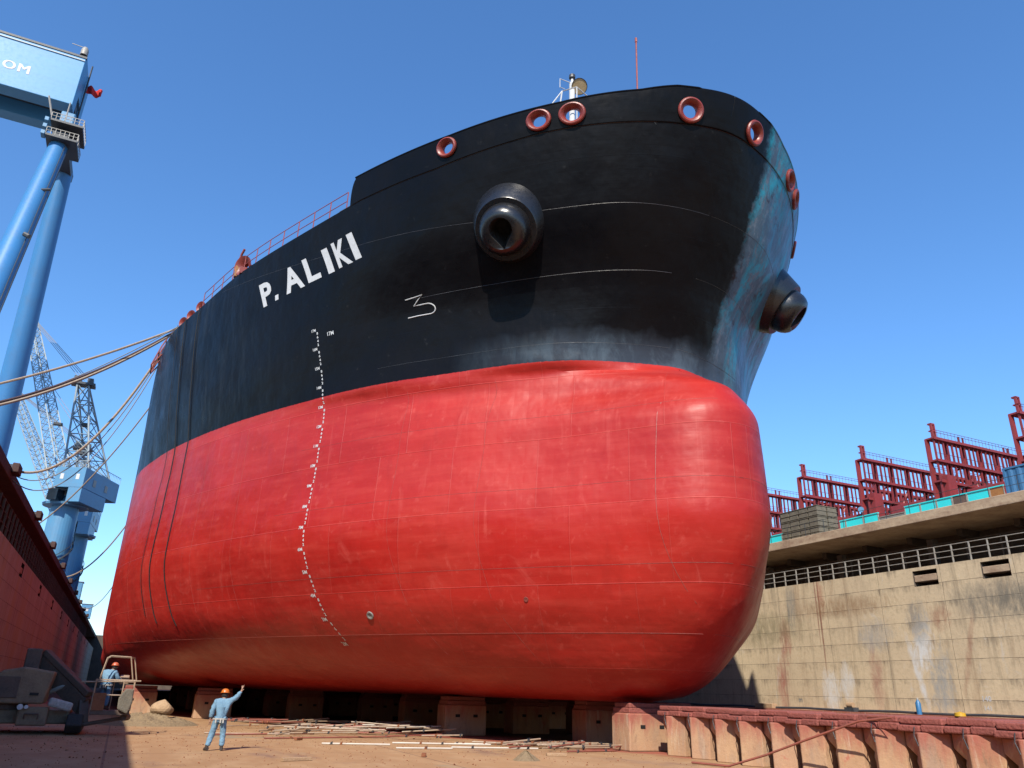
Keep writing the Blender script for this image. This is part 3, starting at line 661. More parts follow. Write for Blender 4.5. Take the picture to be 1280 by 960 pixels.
# ------------------------------------------------------------------ keel blocks
def ridge_block():
    e = empty('keel_block', (0, 0, 0), world=False)
    out = [(-.60, 0), (.34, 0), (.36, .50), (.40, .62), (.36, .74), (.50, .86), (.64, .98), (.64, 1.32), (-.64, 1.32)]
    bm = bmesh.new(); vs = [[bm.verts.new((x, y, z)) for y, z in out] for x in (-.9, .9)]; n = len(out)
    bm.faces.new(vs[0]); bm.faces.new(vs[1][::-1])
    for k in range(n): bm.faces.new((vs[0][k], vs[0][(k+1)%n], vs[1][(k+1)%n], vs[1][k]))
    bmesh.ops.bisect_plane(bm, geom=bm.verts[:]+bm.edges[:]+bm.faces[:], plane_co=(0, .02, 0), plane_no=(0, 1, 0))
    for v in bm.verts:
        if abs(v.co.y-.02) < 1e-4: v.co.x += .30*(-1 if v.co.x < 0 else 1)
    bmesh.ops.recalc_face_normals(bm, faces=bm.faces); me = bpy.data.meshes.new('base'); bm.to_mesh(me); bm.free(); me.materials.append(M['block'])
    b = bpy.data.objects.new('base', me); col.objects.link(b); b.parent = e; bv = b.modifiers.new('b', 'BEVEL'); bv.width = .03; bv.segments = 2
    mb = MB(); mb.bb(-1.12, 1.0, -.65, -.02, 1.322, 1.50); mb.bb(-1.16, 1.0, .0, .64, 1.322, 1.48); mb.bb(-1.08, 1.0, -.62, .60, 1.502, 1.66)
    mb.build('timber_cap', M['timber'], e, bevel=.035)
    mb = MB(); mb.tube([(-1.18, .10, 1.45), (-1.21, .12, 1.25), (-1.19, .05, 1.0)], .013, 5); mb.build('lifting_wire', M['dark_steel'], e)
    return e
def tank_block():
    e = empty('support_block', (0, 0, 0), world=False)
    mb = MB(); mb.bb(-1.05, 1.05, -.6, .6, 0, 1.34); mb.build('base', M['block'], e, bevel=.05)
    MB().bb(-1.0, 1.0, -.56, .56, 1.342, 1.53).bb(-.95, .98, -.5, .53, 1.532, 1.705).build('timber_cap', M['timber'], e, bevel=.03)
    for x in (-.42, .48):
        MB().bb(x-.11, x+.11, -.612, -.56, .80, .93).build('lifting_hole', M['bore'], e)
    return e
kb = ridge_block(); gk = 'keel blocks in a row ahead of the bow'
NKB = 17
for i in range(NKB):
    y = 25.2 - 1.31*i
    c = kb if i == 0 else copy_tree(kb)
    c.location = (19.55 + rnd.uniform(-.05, .05), y, 0); c.rotation_euler = (0, 0, R(rnd.uniform(-1.5, 1.5))); c.scale = (rnd.uniform(.97, 1.03), 1, rnd.uniform(.98, 1.015))
    tag(c, 'concrete keel block with red timber cap standing in the row before the bow', 'keel block', gk)
kb['label'] = 'concrete keel block right under the bulb, first of the row before the bow'; del kb['group']
tb = tank_block(); gt = 'support blocks in the dark under the hull'
named = [(18.9, 27.6, 'half lit concrete block under the front of the bulb beside the keel row'), (15.2, 37.4, 'pale two holed block under the bow with a diagonal shadow across it'),
         (10.9, 53.2, 'grey shaded two holed block under the bow beyond the heap of tubes'), (5.35, 53.0, 'support block just behind the pointing man, lit on its left side'), (1.4, 59.5, 'sunlit support block behind the lift basket')]
dark = [(19.6, 32.0), (15.6, 44.8), (10.6, 59.6), (6.6, 68.5)]
allb = [(x, y, l, None) for x, y, l in named] + [(x, y, 'second row support block standing in the shade of the hull', gt) for x, y in dark]
for y, xs in ((33, (24.1,)), (39.2, (19.6, 23.3)), (45, (20, 24.4)), (53.2, (15.5, 19.8, 24.2)), (61.8, (10.8, 15.3, 19.8, 24)), (70.5, (6.2, 10.8, 15.3, 19.8)), (80, (6, 10.6, 15.2, 19.8)), (92, (6, 10.6, 15.2, 19.8))):
    allb += [(x, y, 'second row support block standing in the shade of the hull', gt) for x in xs]
for i, (x, y, l, g) in enumerate(allb):
    c = tb if i == 0 else copy_tree(tb); c.location = (x, y, 0); c.rotation_euler = (0, 0, R(rnd.uniform(-3, 3)))
    tag(c, l, 'support block', g)
    if g is None and 'group' in c: del c['group']

# ------------------------------------------------------------------ scaffold tubes on the floor
clamp = None
def tube_obj(p0, ang, L, m, label, group, zt=.04, tilt=0, clamps=2):
    mb = MB(); d = V(math.cos(ang), math.sin(ang), tilt); p = V(*p0, zt)
    mb.tube([p - d*L/2, p + d*L/2], .032, 6)
    o = mb.build('scaffold_tube', m, None, origin=(p0[0], p0[1], 0)); tag(o, label, 'tube', group)
    for k in range(clamps):
        t = rnd.uniform(-.48, .48)*L; c = p + d*t
        q = MB().box(c, (.075, .09, .09), Euler((.3, .4, ang)).to_matrix()).tube([c, c+V(.04, -.06, .08)], .012, 5)
        q2 = q.build('coupler', M['dark_steel'] if rnd.random() < .7 else M['rust'], None); q2.parent = o
        for v in q2.data.vertices: v.co = v.co - Vector((p0[0], p0[1], 0))
g1, g2 = 'scaffold tubes heaped on the left under the bow', 'scaffold tubes heaped near the bulb'
for i in range(54):
    t = rnd.random(); px = 6.0 + 7.2*t + rnd.gauss(0, .5); py = 41.5 - 4.6*t + rnd.gauss(0, 2.9)
    tube_obj((px, py), R(rnd.gauss(0, 24)), rnd.uniform(1.2, 4.6), M[rnd.choice(['tube', 'tube', 'tube_red', 'tube', 'tube_red', 'tube_white', 'tube'])], 'scaffold tube in the tangled heap left of the two holed block', g1, rnd.uniform(.04, .42), rnd.uniform(-.06, .10), 2)
for i in range(34):
    px = 16.2 + rnd.gauss(0, 1.2); py = 28.8 + rnd.gauss(0, .8)
    tube_obj((px, py), R(rnd.gauss(4, 24)), rnd.uniform(1.2, 3.6), M[rnd.choice(['tube', 'tube', 'tube_red', 'tube'])], 'scaffold tube in the small heap in front of the bulb blocks', g2, rnd.uniform(.04, .18), rnd.uniform(-.02, .03), 2)
for i, (x0, y0, x1, y1, lb) in enumerate([(7.1, 30.9, 9.5, 30.3, 'short white tube lying alone left of the long pale tubes'), (9.9, 31.3, 13.6, 30.3, 'long pale tube lying behind the shortest pale tube'), (9.2, 28.6, 11.2, 28.3, 'shortest pale tube, nearest to the camera'), (11.4, 28.9, 14.6, 28.2, 'pale tube running to the small heap'), (3.6, 37.2, 7.0, 36.6, 'long pale tube on the floor behind the pointing man'), (12.3, 30.9, 16.0, 30.1, 'pale tube behind the one running to the small heap'), (3.9, 36.1, 8.2, 37.4, 'dark reddish tube on the floor right of the pointing man'), (5.5, 33.8, 11, 35.2, 'thin reddish tube lying between the white tube and the big heap')]):
    L = math.hypot(x1-x0, y1-y0); tube_obj(((x0+x1)/2, (y0+y1)/2), math.atan2(y1-y0, x1-x0), L, M['tube_white'] if i < 6 and i != 4 else M['tube'] if i == 4 else M['tube_red'], lb, None, .035, 0, 2)

# stone and grit heap
bm = bmesh.new(); bmesh.ops.create_icosphere(bm, subdivisions=3, radius=.5)
for v in bm.verts:
    n = math.sin(v.co.x*9)*.06 + math.sin(v.co.y*11+1)*.05 + math.sin(v.co.z*8+2)*.05; v.co *= 1 + n; v.co.z *= .8; v.co.x *= 1.0
    if v.co.z < -.3: v.co.z = -.3
    if v.co.x + v.co.z > .45: k = (v.co.x+v.co.z-.45)/2; v.co.x -= k; v.co.z -= k
me = bpy.data.meshes.new('stone_block'); bm.to_mesh(me); bm.free(); me.materials.append(M['stone']); o = bpy.data.objects.new('stone_block', me); col.objects.link(o); o.location = (2.2, 44.5, .75); o.scale = (1.05, .9, 1.0)
tag(o, 'pale lump of stone on the grit heap right of the lift basket', 'stone')
bm = bmesh.new(); bmesh.ops.create_grid(bm, x_segments=70, y_segments=70, size=1)
from mathutils import noise as mn
for v in bm.verts:
    r = math.hypot(v.co.x, v.co.y); h = max(0, 1-r)**.8; n = mn.noise(v.co*4)*.25 + mn.noise(v.co*17)*.13
    v.co = V(v.co.x*2.3, v.co.y*1.9, h*(.62 + n) - .02)
me = bpy.data.meshes.new('grit_heap'); bm.to_mesh(me); bm.free(); me.materials.append(M['sand']); o = bpy.data.objects.new('grit_heap', me); col.objects.link(o); o.location = (1.7, 44.6, 0)
tag(o, 'low heap of brown blasting grit under the pale stone', 'grit heap')
bm = bmesh.new(); bmesh.ops.create_cone(bm, cap_ends=True, segments=9, radius1=.45, radius2=.02, depth=.3)
for v in bm.verts: v.co += V(rnd.uniform(-.05, .05), rnd.uniform(-.05, .05), 0)
me = bpy.data.meshes.new('grit_pile'); bm.to_mesh(me); bm.free(); me.materials.append(M['sand']); o = bpy.data.objects.new('grit_pile', me); col.objects.link(o); o.location = (11.9, 23.8, .13)
tag(o, 'small pointed pile of grit on the open floor in front', 'grit pile')
# blast grit and scrap strewn over the floor
mb = MB()
for i in range(3200):
    x = rnd.uniform(-7, 17.5); y = rnd.uniform(19, 46) if i % 3 else rnd.gauss(34, 6); 
    if x > 31 - .43*y + 0: x -= rnd.uniform(3, 9)
    s_ = abs(rnd.gauss(0, .010)) + .006; mb.box((x, y, s_*.35), (s_*rnd.uniform(.7, 2.2), s_, s_*.8), Euler((rnd.random(), rnd.random(), rnd.uniform(0, 3))).to_matrix())
tag(mb.build('blast_grit', M['rust']), 'loose grit and paint flakes strewn over the dock floor', 'grit', kind='stuff')
for (x, y, a_, L, mt, lb) in ((4.9, 24.2, .3, .9, 'timber_pale', 'short timber offcut lying on the open floor nearest the camera'), (9.1, 25.4, 1.2, .5, 'rust', 'small rusty plate scrap on the floor right of the timber offcut'), (13.8, 25.3, -.2, .7, 'timber_pale', 'timber offcut on the floor before the keel blocks'), (6.7, 33.2, .8, .4, 'rust', 'rusty scrap on the floor between the pointing man and the tubes')):
    tag(MB().box((x, y, .05), (L, .14, .09), Euler((0, 0, a_)).to_matrix()).build('offcut', M[mt], bevel=.01), lb, 'scrap')
# small things on the ledge at the right wall
tag(MB().bb(XR-1.0, XR-.5, 49.0, 50.9, 1.385, 1.72).build('timber_baulk', M['timber_pale'], bevel=.03), 'pale timber baulk on the wall ledge beside the hull shadow', 'timber')
e = empty('gas_cylinder', (XR-.8, 36.3, 1.38), 'blue gas cylinder standing on the ledge by the right wall', 'gas cylinder')
MB().lathe((XR-.8, 36.3, 1.38), V(0, 0, 1), [(0, 0), (0, .16), (.68, .16), (.8, .09), (.86, .06)], 16).build('body', M['cylblue'], e, smooth=True)
MB().lathe((XR-.8, 36.3, 2.24), V(0, 0, 1), [(0, .06), (.08, .07), (.12, .03), (.12, 0)], 10).build('valve', M['galv'], e)
tag(MB().lathe((XR-.85, 33.5, 1.385), V(0, 0, 1), [(0, 0), (0, .32), (.18, .30), (.22, .12), (.26, 0)], 18).build('yellow_buoy', M['yellow'], smooth=True), 'small yellow float lying on the ledge right of the blue cylinder', 'float')
e = empty('water_pump', (XR-.8, 41.6, 1.38), 'little machine with a tan tank on the wall ledge', 'pump')
MB().bb(XR-1.05, XR-.55, 41.2, 42.0, 1.385, 1.66).build('base', M['dark_steel'], e); MB().lathe((XR-.8, 41.4, 1.8), V(0, 1, 0), [(0, 0), (0, .17), (.5, .17), (.5, 0)], 14).build('tank', M['timber_pale'], e, smooth=True)
# rope hung over the keel blocks
pts = [V(18.35, 16.2, 1.60), V(18.15, 15.3, 1.62), V(18.0, 16.2, 1.5), V(17.9, 18.0, .95), V(17.6, 19.4, .45), V(17.2, 20.6, .06), V(16.9, 22, .05)]
tag(MB().tube(pts, .035, 6).build('red_hose', M['tube_red'], smooth=True), 'red hose hanging down the front of the keel blocks', 'hose')

# ------------------------------------------------------------------ goliath gantry crane
g = empty('gantry_crane', (-21, 105, ZS), 'giant blue goliath gantry crane towering over the left quay', 'gantry crane')
poly = [(105, 85.4), (105, 77.1), (107.3, 77.1), (107.5, 80.5), (110.7, 80.5), (110.9, 77.1), (113, 77.1), (113, 86), (112, 86.2), (106, 86.2)]
MB().prism(poly, -125, -20.9, lambda y, z, x: (x, y, z)).build('girder', M['girder'], g, bevel=.08)
MB().bb(-125, -20.95, 104.86, 104.995, 84.9, 85.0).build('girder_lip', M['white'], g)
MB().bb(-125, -20.8, 104.9, 105.3, 85.42, 85.75).build('walkway', M['dark_steel'], g)
MB().bb(-125, -21.2, 107.55, 110.65, 79.2, 80.45).build('trolley_track', M['dark_steel'], g)
def gtext(s, x, z, h):
    bm = text_mesh(s, 0); ys = [v.co.y for v in bm.verts]; xs = [v.co.x for v in bm.verts]; k = h/(max(ys)-min(ys))
    vs = [(x + (v.co.x-max(xs))*k, 104.97, z + (v.co.y-min(ys))*k) for v in bm.verts]; bm.verts.index_update(); fs = [tuple(v.index for v in f.verts) for f in bm.faces]; bm.free(); return vs, fs
mb = MB()
for s, x in (('M', -26.9), ('O', -28.6), ('B', -30.5)):
    mb.add(*gtext(s, x, 79.9, 1.4)); q_ = gtext(s, x-.13, 79.9, 1.4); mb.add([(a, b-.006, c) for a, b, c in q_[0]], q_[1])
mb.build('company_letters', M['white'], g)
MB().tube([(-21.0, 105, 69.6), (-21.2, 96.6, 44.7), (-21.4, 86.7, ZS)], [1.15, 1.45, 1.6], 24).build('leg', M['crane_blue'], g, smooth=True)
MB().tube([(-21.1, 113.2, 71.2), (-21.2, 121.5, 33), (-21.4, 125.5, ZS)], [1.15, 1.6, 1.7], 24).build('leg', M['crane_blue'], g, smooth=True)
MB().bb(-22.0, -20.0, 104, 114.6, 70.4, 71.6).build('leg_head', M['dark_steel'], g, bevel=.1)
for ya in (105.5, 110.0): MB().bb(-22.0, -20.2, ya, ya+2.1, 71.6, 76.1).build('hinge', M['crane_pale'], g, bevel=.2)
MB().bb(-22.4, -18.5, 102.9, 107.9, 72.3, 72.6).build('upper_platform', M['dark_steel'], g)
MB().bb(-22.5, -18.7, 102.9, 107.7, 69.8, 70.1).build('lower_platform', M['dark_steel'], g)
mb = MB()
for zz, x0, x1 in ((72.6, -22.4, -18.5), (70.1, -22.5, -18.7)):
    for k in range(8):
        x = x0+(x1-x0)*k/7; mb.box((x, 102.95, zz+.5), (.07, .07, 1.0))
        mb.box((x1-.05, 103+.68*k, zz+.5), (.07, .07, 1.0))
    mb.bb(x0, x1, 102.9, 102.97, zz+.95, zz+1.02); mb.bb(x1-.07, x1, 102.9, 107.8, zz+.95, zz+1.02); mb.bb(x0, x1, 102.9, 102.97, zz+.45, zz+.5)
mb.tube([(-23.4, 103, 76.0), (-22.4, 103, 73.0)], .12, 5); mb.tube([(-20.8, 103.2, 76), (-20.8, 103.2, 72.6)], .09, 5)
mb.build('platform_rail', M['galv'], g)
for k in range(3): MB().bb(-23.1, -22.6, 103.0, 104.2, 69.9+1.1*k, 70.5+1.1*k).build('drive_box', M['crane_pale'], g, bevel=.05)
MB().lathe((-21.4, 105.4, 86.2), V(0, 0, 1), [(0, .5), (.9, .5), (1.4, .32), (1.6, 0)], 14).tube([(-21.4, 105.4, 87.6), (-23.2, 105.4, 87.7)], .06, 5).build('beacon', M['galv'], g, smooth=True)
mb = MB()
mb.tube([(-20.7, 109.5, 76), (-20.7, 109.5, 88)], .12, 6); mb.build('flag_pole', M['dark_steel'], g)
vs = []; fs = []
for i in range(13):
    for j in range(7):
        vs.append((-20.6 + i*.17, 109.5 + .25*math.sin(i*.9+j*.3), 83.0 + j*.22 + .18*math.sin(i*.7) - i*.02))
for i in range(12):
    for j in range(6): fs.append((i*7+j, (i+1)*7+j, (i+1)*7+j+1, i*7+j+1))
o = MB().add(vs, fs).build('flag', M['flag'], g, smooth=True); so_ = o.modifiers.new('s', 'SOLIDIFY'); so_.thickness = .02
o = MB().bb(-24, -18.8, 84, 127, ZS, ZS+2.6).build('bogie_beam', M['crane_blue'], g, bevel=.15)
for y in (86, 93, 118, 124): MB().lathe((-18.75, y, ZS+.6), V(1, 0, 0), [(0, 0), (0, .6), (.4, .6), (.4, 0)], 16).build('wheel', M['dark_steel'], g)
for f_ in (.15, .3, .45, .6, .75):
    p_ = V(-21.0, 105, 69.6).lerp(V(-21.2, 96.6, 44.7), f_*1.3); MB().lathe(p_, V(-.2, -8.4, -24.9), [(-.08, 1.2), (-.08, 1.15+.36*f_), (.08, 1.15+.36*f_), (.08, 1.2)], 24).build('flange', M['crane_blue'], g)
MB().tube([(-19.75, 104.6, 69.6), (-19.7, 96.2, 44.7), (-19.6, 88, 19)], .06, 5).tube([(-20.05, 103.9, 69.6), (-19.95, 95.5, 44.7), (-19.8, 87.3, 19)], .06, 5).build('ladder', M['dark_steel'], g)
MB().tube([(-20.2, 97.2, 51.5), (-19.6, 97, 51.2)], .3, 8).build('lamp', M['dark_steel'], g)
mb = MB()
for (z, y) in ((60, 102.2), (30, 92.5)): mb.tube([(-20.6, y-1.5, z), (-19.6, y-1.6, z+.3)], .18, 6)
mb.build('lamp', M['dark_steel'], g)

# ------------------------------------------------------------------ luffing quay cranes
def lattice(mb, p0, p1, w0, w1, n, r=.09, rb=.05, up=V(0, 0, 1)):
    p0 = Vector(p0); p1 = Vector(p1); d = (p1-p0).normalized(); a = d.cross(up).normalized(); b = a.cross(d)
    C = []
    for i in range(n+1):
        t = i/n; w = (w0 + (w1-w0)*t)/2; c = p0.lerp(p1, t); C.append([c+a*w+b*w, c-a*w+b*w, c-a*w-b*w, c+a*w-b*w])
    for k in range(4): mb.tube([C[0][k], C[-1][k]], r, 4)
    for i in range(n):
        for k in range(4):
            k2 = (k+1) % 4
            if (i+k) % 2: mb.tube([C[i][k], C[i+1][k2]], rb, 3, False)
            else: mb.tube([C[i][k2], C[i+1][k]], rb, 3, False)
            mb.tube([C[i][k], C[i][k2]], rb, 3, False)
    return mb
def quay_crane(loc, ztop_, tip, root, peak, label, hz=27.8, rot=0.0, col_r=2.0):
    X, Y = loc; c = empty('quay_crane', (X, Y, ZS), label, 'crane', 'blue luffing cranes on the left quay')
    MB().lathe((X, Y, ZS), V(0, 0, 1), [(0, col_r*1.15), (1.5, col_r*1.12), (2.2, col_r), (ztop_-ZS-1.0, col_r*.94), (ztop_-ZS-.9, col_r*1.5), (ztop_-ZS-.6, col_r*1.55), (ztop_-ZS-.3, col_r*1.0), (ztop_-ZS+.6, col_r*.75)], 32).build('column', M['crane_pale'], c, smooth=False)
    mb = MB()
    q = [V(X+math.cos(t)*col_r*1.08, Y+math.sin(t)*col_r*1.08, ZS+1+(ztop_-ZS-3)*k/60) for k, t in [(k, -2.6+k*.085) for k in range(61)]]
    mb.tube(q, .14, 5); mb.tube([p+V(0, 0, 1.0) for p in q], .06, 4); mb.build('spiral_stair', M['dark_steel'], c)
    u = V(math.cos(rot)*.9 - math.sin(rot)*-.42, math.sin(rot)*.9 + math.cos(rot)*-.42, 0).normalized(); w = V(-u.y, u.x, 0)
    if w.y < 0: w = -w
    corner = V(X+1.9, Y-4.6, 0); rot3 = Matrix((u, w, V(0, 0, 1))).transposed()
    def hbx(u0, u1, w0, w1, z0, z1, name, m, bev=.06):
        ce = corner + u*((u0+u1)/2) + w*((w0+w1)/2); return MB().box((ce.x, ce.y, (z0+z1)/2), (abs(u1-u0), abs(w1-w0), z1-z0), rot3).build(name, m, c, bevel=bev)
    zt = hz+3.0; bz = ztop_ + .6
    hbx(-4.3, 0, 0, 10.3, hz, zt, 'machinery_house', M['crane_pale']); hbx(-2.0, -.02, .0, 7.2, hz-2.1, hz-.004, 'counterweight', M['crane_pale'])
    hbx(-4.9, -2.1, .6, 4.4, hz-.35, hz-.02, 'turntable', M['dark_steel']); hbx(-4.4, -3.0, -.7, 1.2, hz-2.0, hz-.36, 'operator_cab', M['glass'])
    for a in (-3.3, -1.0): hbx(a-.25, a+.25, -.03, .0, hz+1.2, hz+2.0, 'window', M['white'], 0)
    for a in (3.0, 6.5): hbx(-.001, .05, a-.4, a+.4, hz+.8, hz+1.8, 'window', M['galv'], 0)
    mb = MB(); base = [corner + u*a + w*b + V(0, 0, zt) for a, b in ((-4.0, 1.0), (-.3, 1.0), (-.3, 7.5), (-4.0, 7.5))]; pk = Vector(peak)
    top = [pk+V(-.8, -.6, 0), pk+V(.8, -.6, 0), pk+V(.8, .6, 0), pk+V(-.8, .6, 0)]
    for k in range(4):
        mb.tube([base[k], top[k]], .16, 5)
        for i in range(5):
            t0, t1 = i/5, (i+1)/5; k2 = (k+1) % 4
            mb.tube([base[k].lerp(top[k], t0), base[k2].lerp(top[k2], t1)], .08, 4, False); mb.tube([base[k2].lerp(top[k2], t0), base[k].lerp(top[k], t1)], .08, 4, False); mb.tube([base[k].lerp(top[k], t1), base[k2].lerp(top[k2], t1)], .09, 4, False)
    mb.build('mast', M['lattice'], c)
    for (dx, dy, dz, q_, nm) in ((0, 0, .1, (3.4, 2, .35), 'sheave_platform'), (-.9, 0, .78, (1.1, 1.0, 1.0), 'sheave_block'), (.9, 0, .68, (.8, 1.6, .8), 'sheave_block'), (1.6, -.6, -6.5, (1.3, .8, .5), 'mast_platform'), (-1.9, -.8, -7, (1.2, .9, .3), 'mast_platform'), (2.4, -1.2, -11, (1.1, .9, .6), 'mast_platform')):
        MB().box(pk+V(dx, dy, dz), q_).build(nm, M['dark_steel'], c)
    mb = MB(); lattice(mb, root, tip, 2.2, 1.3, 26, .12, .055); mb.build('boom', M['lattice'], c)
    mb = MB(); tp = Vector(tip)
    for dx in (-.5, 0, .5, .9): mb.tube([pk+V(dx, 0, .8), tp+V(dx*.4, 0, .4)], .05, 4)
    rm = Vector(root).lerp(tp, .45)
    for dx in (-.3, .3): mb.tube([pk+V(dx, 0, -6), Vector(root).lerp(tp, .62)+V(dx, 0, 0)], .05, 4)
    mb.build('hoist_ropes', M['cable'], c)
    mb = MB()
    for k in range(22):
        a = corner + u*(-4.3+4.3*k/21) + V(0, 0, zt); mb.box(a+V(0, 0, .5), (.05, .05, 1))
        a = corner + w*(10.3*k/21) + V(0, 0, zt); mb.box(a+V(0, 0, .5), (.05, .05, 1))
    mb.tube([corner+u*-4.3+V(0, 0, zt+1), corner+V(0, 0, zt+1), corner+w*10.3+V(0, 0, zt+1)], .05, 4); mb.build('roof_rail', M['lattice'], c)
    return c
quay_crane((-11.9, 130), 26.4, (-26.2, 150, 61.8), (-13.8, 131, 30.6), (-13.6, 130.5, 44.8), 'nearer blue luffing crane with lattice mast and tall boom on the left quay')
quay_crane((-11.9, 163), 27.3, (-29.5, 172, 55), (-15.8, 163, 31), (-14.5, 164, 43), 'farther blue luffing crane partly hidden behind the nearer one', hz=28.4, rot=.35)
for (y, x, h, lb) in ((196, -12.3, 7.6, 'small pale blue cabin on the left quay beyond the cranes'), (246, -11.6, 7.0, 'farthest little blue cabin on the left quay')):
    e = empty('quay_cabin', (x, y, ZS), lb, 'cabin')
    MB().bb(x-1.3, x+1.3, y-1.5, y+1.5, ZS+h-3.6, ZS+h).build('cabin', M['crane_pale'], e, bevel=.08)
    MB().tube([(x, y, ZS), (x, y, ZS+h-3.6)], .9, 12).build('post', M['crane_pale'], e)
    MB().bb(x-1.45, x+1.45, y-1.65, y+1.65, ZS+h, ZS+h+.12).build('roof', M['galv'], e); MB().bb(x-.5, x+.5, y-1.53, y-1.495, ZS+h-1.8, ZS+h-1.0).build('window', M['white'], e)

# ------------------------------------------------------------------ mooring ropes
def bollard(x, y, label):
    b = tag(MB().lathe((x, y, ZS), V(0, 0, 1), [(0, .4), (.06, .4), (.08, .25), (.5, .22), (.6, .36), (.72, .36), (.78, .2), (.78, 0)], 18).build('bollard', M['dark_steel'], smooth=True, origin=(x, y, ZS)), label, 'bollard')
def rope(a, b, sag, r, m, label, cat='rope', n=36, group=None):
    a = Vector(a); b = Vector(b); pts = [a.lerp(b, k/n) - V(0, 0, 4*sag*(k/n)*(1-k/n)) for k in range(n+1)]
    return tag(MB().tube(pts, r, 6).build('mooring_rope', m, smooth=True), label, cat, group)
bollard(-14.4, 50, 'iron bollard on the left quay holding the thick rope'); bollard(-24, 56, 'iron bollard well back on the left quay'); bollard(-9.3, 56, 'iron bollard at the left quay edge abreast of the ship shoulder')
bollard(-9.3, 80, 'second iron bollard along the left quay edge'); bollard(-9.2, 120, 'distant iron bollard by the quay edge near the cranes')
rope((-.75, 52.4, 24.3), (-24, 56, 14.6), 1.6, .075, M['rope'], 'highest tan mooring rope swinging from the ship rail to the left')
rope((-.8, 51.5, 24.0), (-24, 56.2, 14.6), 3.2, .03, M['cable'], 'thin grey line just below the highest rope')
rope((-.9, 52.8, 24.1), (-14.4, 50, 14.6), 1.6, .085, M['rope'], 'thick tan mooring rope sagging across the sky to the left edge')
rope((-.9, 52.8, 24.18), (-14.4, 50.1, 14.75), 1.5, .085, M['rope_dark'], 'dark purple rope running along the thick tan rope')
rope((-1.6, 56, 23.6), (-9.3, 56, 14.5), 3.6, .085, M['rope'], 'tan rope dropping steeply to the left quay edge')
rope((-1.6, 56.5, 23.5), (-9.3, 56.1, 14.5), 4.2, .035, M['cable'], 'thin grey line beside the steep tan rope, upper of two')
rope((-1.6, 57.3, 23.4), (-9.3, 56.1, 14.5), 4.9, .035, M['cable'], 'thin grey line beside the steep tan rope, lower of two')
rope((-1.7, 70, 24.6), (-9.3, 80, 14.5), 1.2, .06, M['rope'], 'pale rope crossing in front of the quay crane house')
rope((-1.7, 112, 23.8), (-9.2, 120, 14.5), 2.2, .09, M['rope'], 'farthest pale rope hanging beside the crane column')
rope((-1.7, 150, 23.8), (-9.2, 158, 14.5), 4.6, .07, M['cable'], 'thin far line low between ship and quay')
for Yt, zt2, zb2, bow, lb in ((50.1, 15.1, 5.3, .6, 'left one of three dark lines standing in for rope shadows on the red shoulder'), (48.9, 16.6, 4.9, .4, 'middle one of three dark lines standing in for rope shadows on the red shoulder'), (46.9, 17.3, 4.7, .9, 'right one of three dark lines standing in for rope shadows on the red shoulder')):
    pts = [hp(Yt + bow*math.sin(math.pi*k/40)*.4, zdeck(Yt) + .1 + (zb2 - zdeck(Yt))*k/40, -1, .05) for k in range(41)]  # dark tubes laid on the plating in place of cast rope shadows
    tag(MB().tube(pts, .016 if Yt > 50 else .028, 6).build('rope_shadow_line', M['rope_shadow'], smooth=True), lb, 'cable')  # no real cables, these tubes stand in for rope shadows

# ------------------------------------------------------------------ right quay things
QX = XR+3.0
def panel(ya, yb, m, h, label):
    e = empty('barrier_panel', (QX, (ya+yb)/2, ZS), label, 'barrier', 'barrier panels along the right quay' if m is M['cyan'] else None)
    MB().bb(QX, QX+.06, ya+.03, yb-.03, ZS+.05, ZS+h).build('sheet', m, e)
    MB().bb(QX-.04, QX+.10, ya, yb, ZS+h, ZS+h+.07).build('top_rail', M['cyan'] if m is not M['greybox'] else m, e)
    for y in (ya+.03, yb-.03): MB().bb(QX-.03, QX-.002, y-.03, y+.03, ZS, ZS+h).build('post', M['galv'], e)
for k, (ya, yb, c_) in enumerate([(30.4, 31.4, 'orangebox'), (31.4, 33, 'cyan'), (33, 34.1, 'brownbox'), (34.1, 35.3, 'cyan'), (35.3, 36.6, 'cyan'), (36.6, 37.9, 'cyan'), (37.9, 40.2, 'greybox'), (40.2, 41.6, 'cyan'), (41.6, 43.3, 'cyan'), (43.3, 43.9, 'cyan'), (48.6, 50.2, 'cyan'), (50.2, 52, 'cyan'), (52, 54, 'cyan')]):
    lbs = {'orangebox': 'orange brown board panel beside the blue container', 'brownbox': 'dark brown panel between two turquoise ones', 'greybox': 'low grey panel in the turquoise barrier'}
    panel(ya, yb, M[c_], 1.32 if c_ != 'greybox' else .95, lbs.get(c_, 'bright turquoise sheet panel of the barrier along the right quay'))
e = empty('shipping_container', (QX+1.2, 27.2, ZS), 'blue corrugated container at the right end of the turquoise barrier', 'container')
mb = MB(); ys = np.arange(24.2, 30.25, .14); 
for a, b in zip(ys[:-1], ys[1:]):
    k = int(round((a-24.2)/.14)) % 4; d0 = (0, 0, .05, .05)[k]; d1 = (0, .05, .05, 0)[k]
    mb.add([(QX+.02+d0, a, ZS+.2), (QX+.02+d1, b, ZS+.2), (QX+.02+d1, b, ZS+2.25), (QX+.02+d0, a, ZS+2.25)], [(0, 1, 2, 3)])
mb.bb(QX+.1, QX+2.4, 24.2, 30.25, ZS+.15, ZS+2.3); mb.build('body', M['bluebox'], e)
mb = MB(); mb.bb(QX, QX+2.44, 24.1, 30.3, ZS+2.3, ZS+2.42).bb(QX, QX+2.44, 24.1, 30.3, ZS+.02, ZS+.15)
for y in (24.15, 30.22): mb.bb(QX-.01, QX+.1, y-.07, y+.07, ZS+.15, ZS+2.3)
mb.build('frame', M['bluebox'], e)
gcr = 'grey crates stacked on the right quay'
pos = {0: 'bottom layer', 1: 'middle layer', 2: 'top layer'}
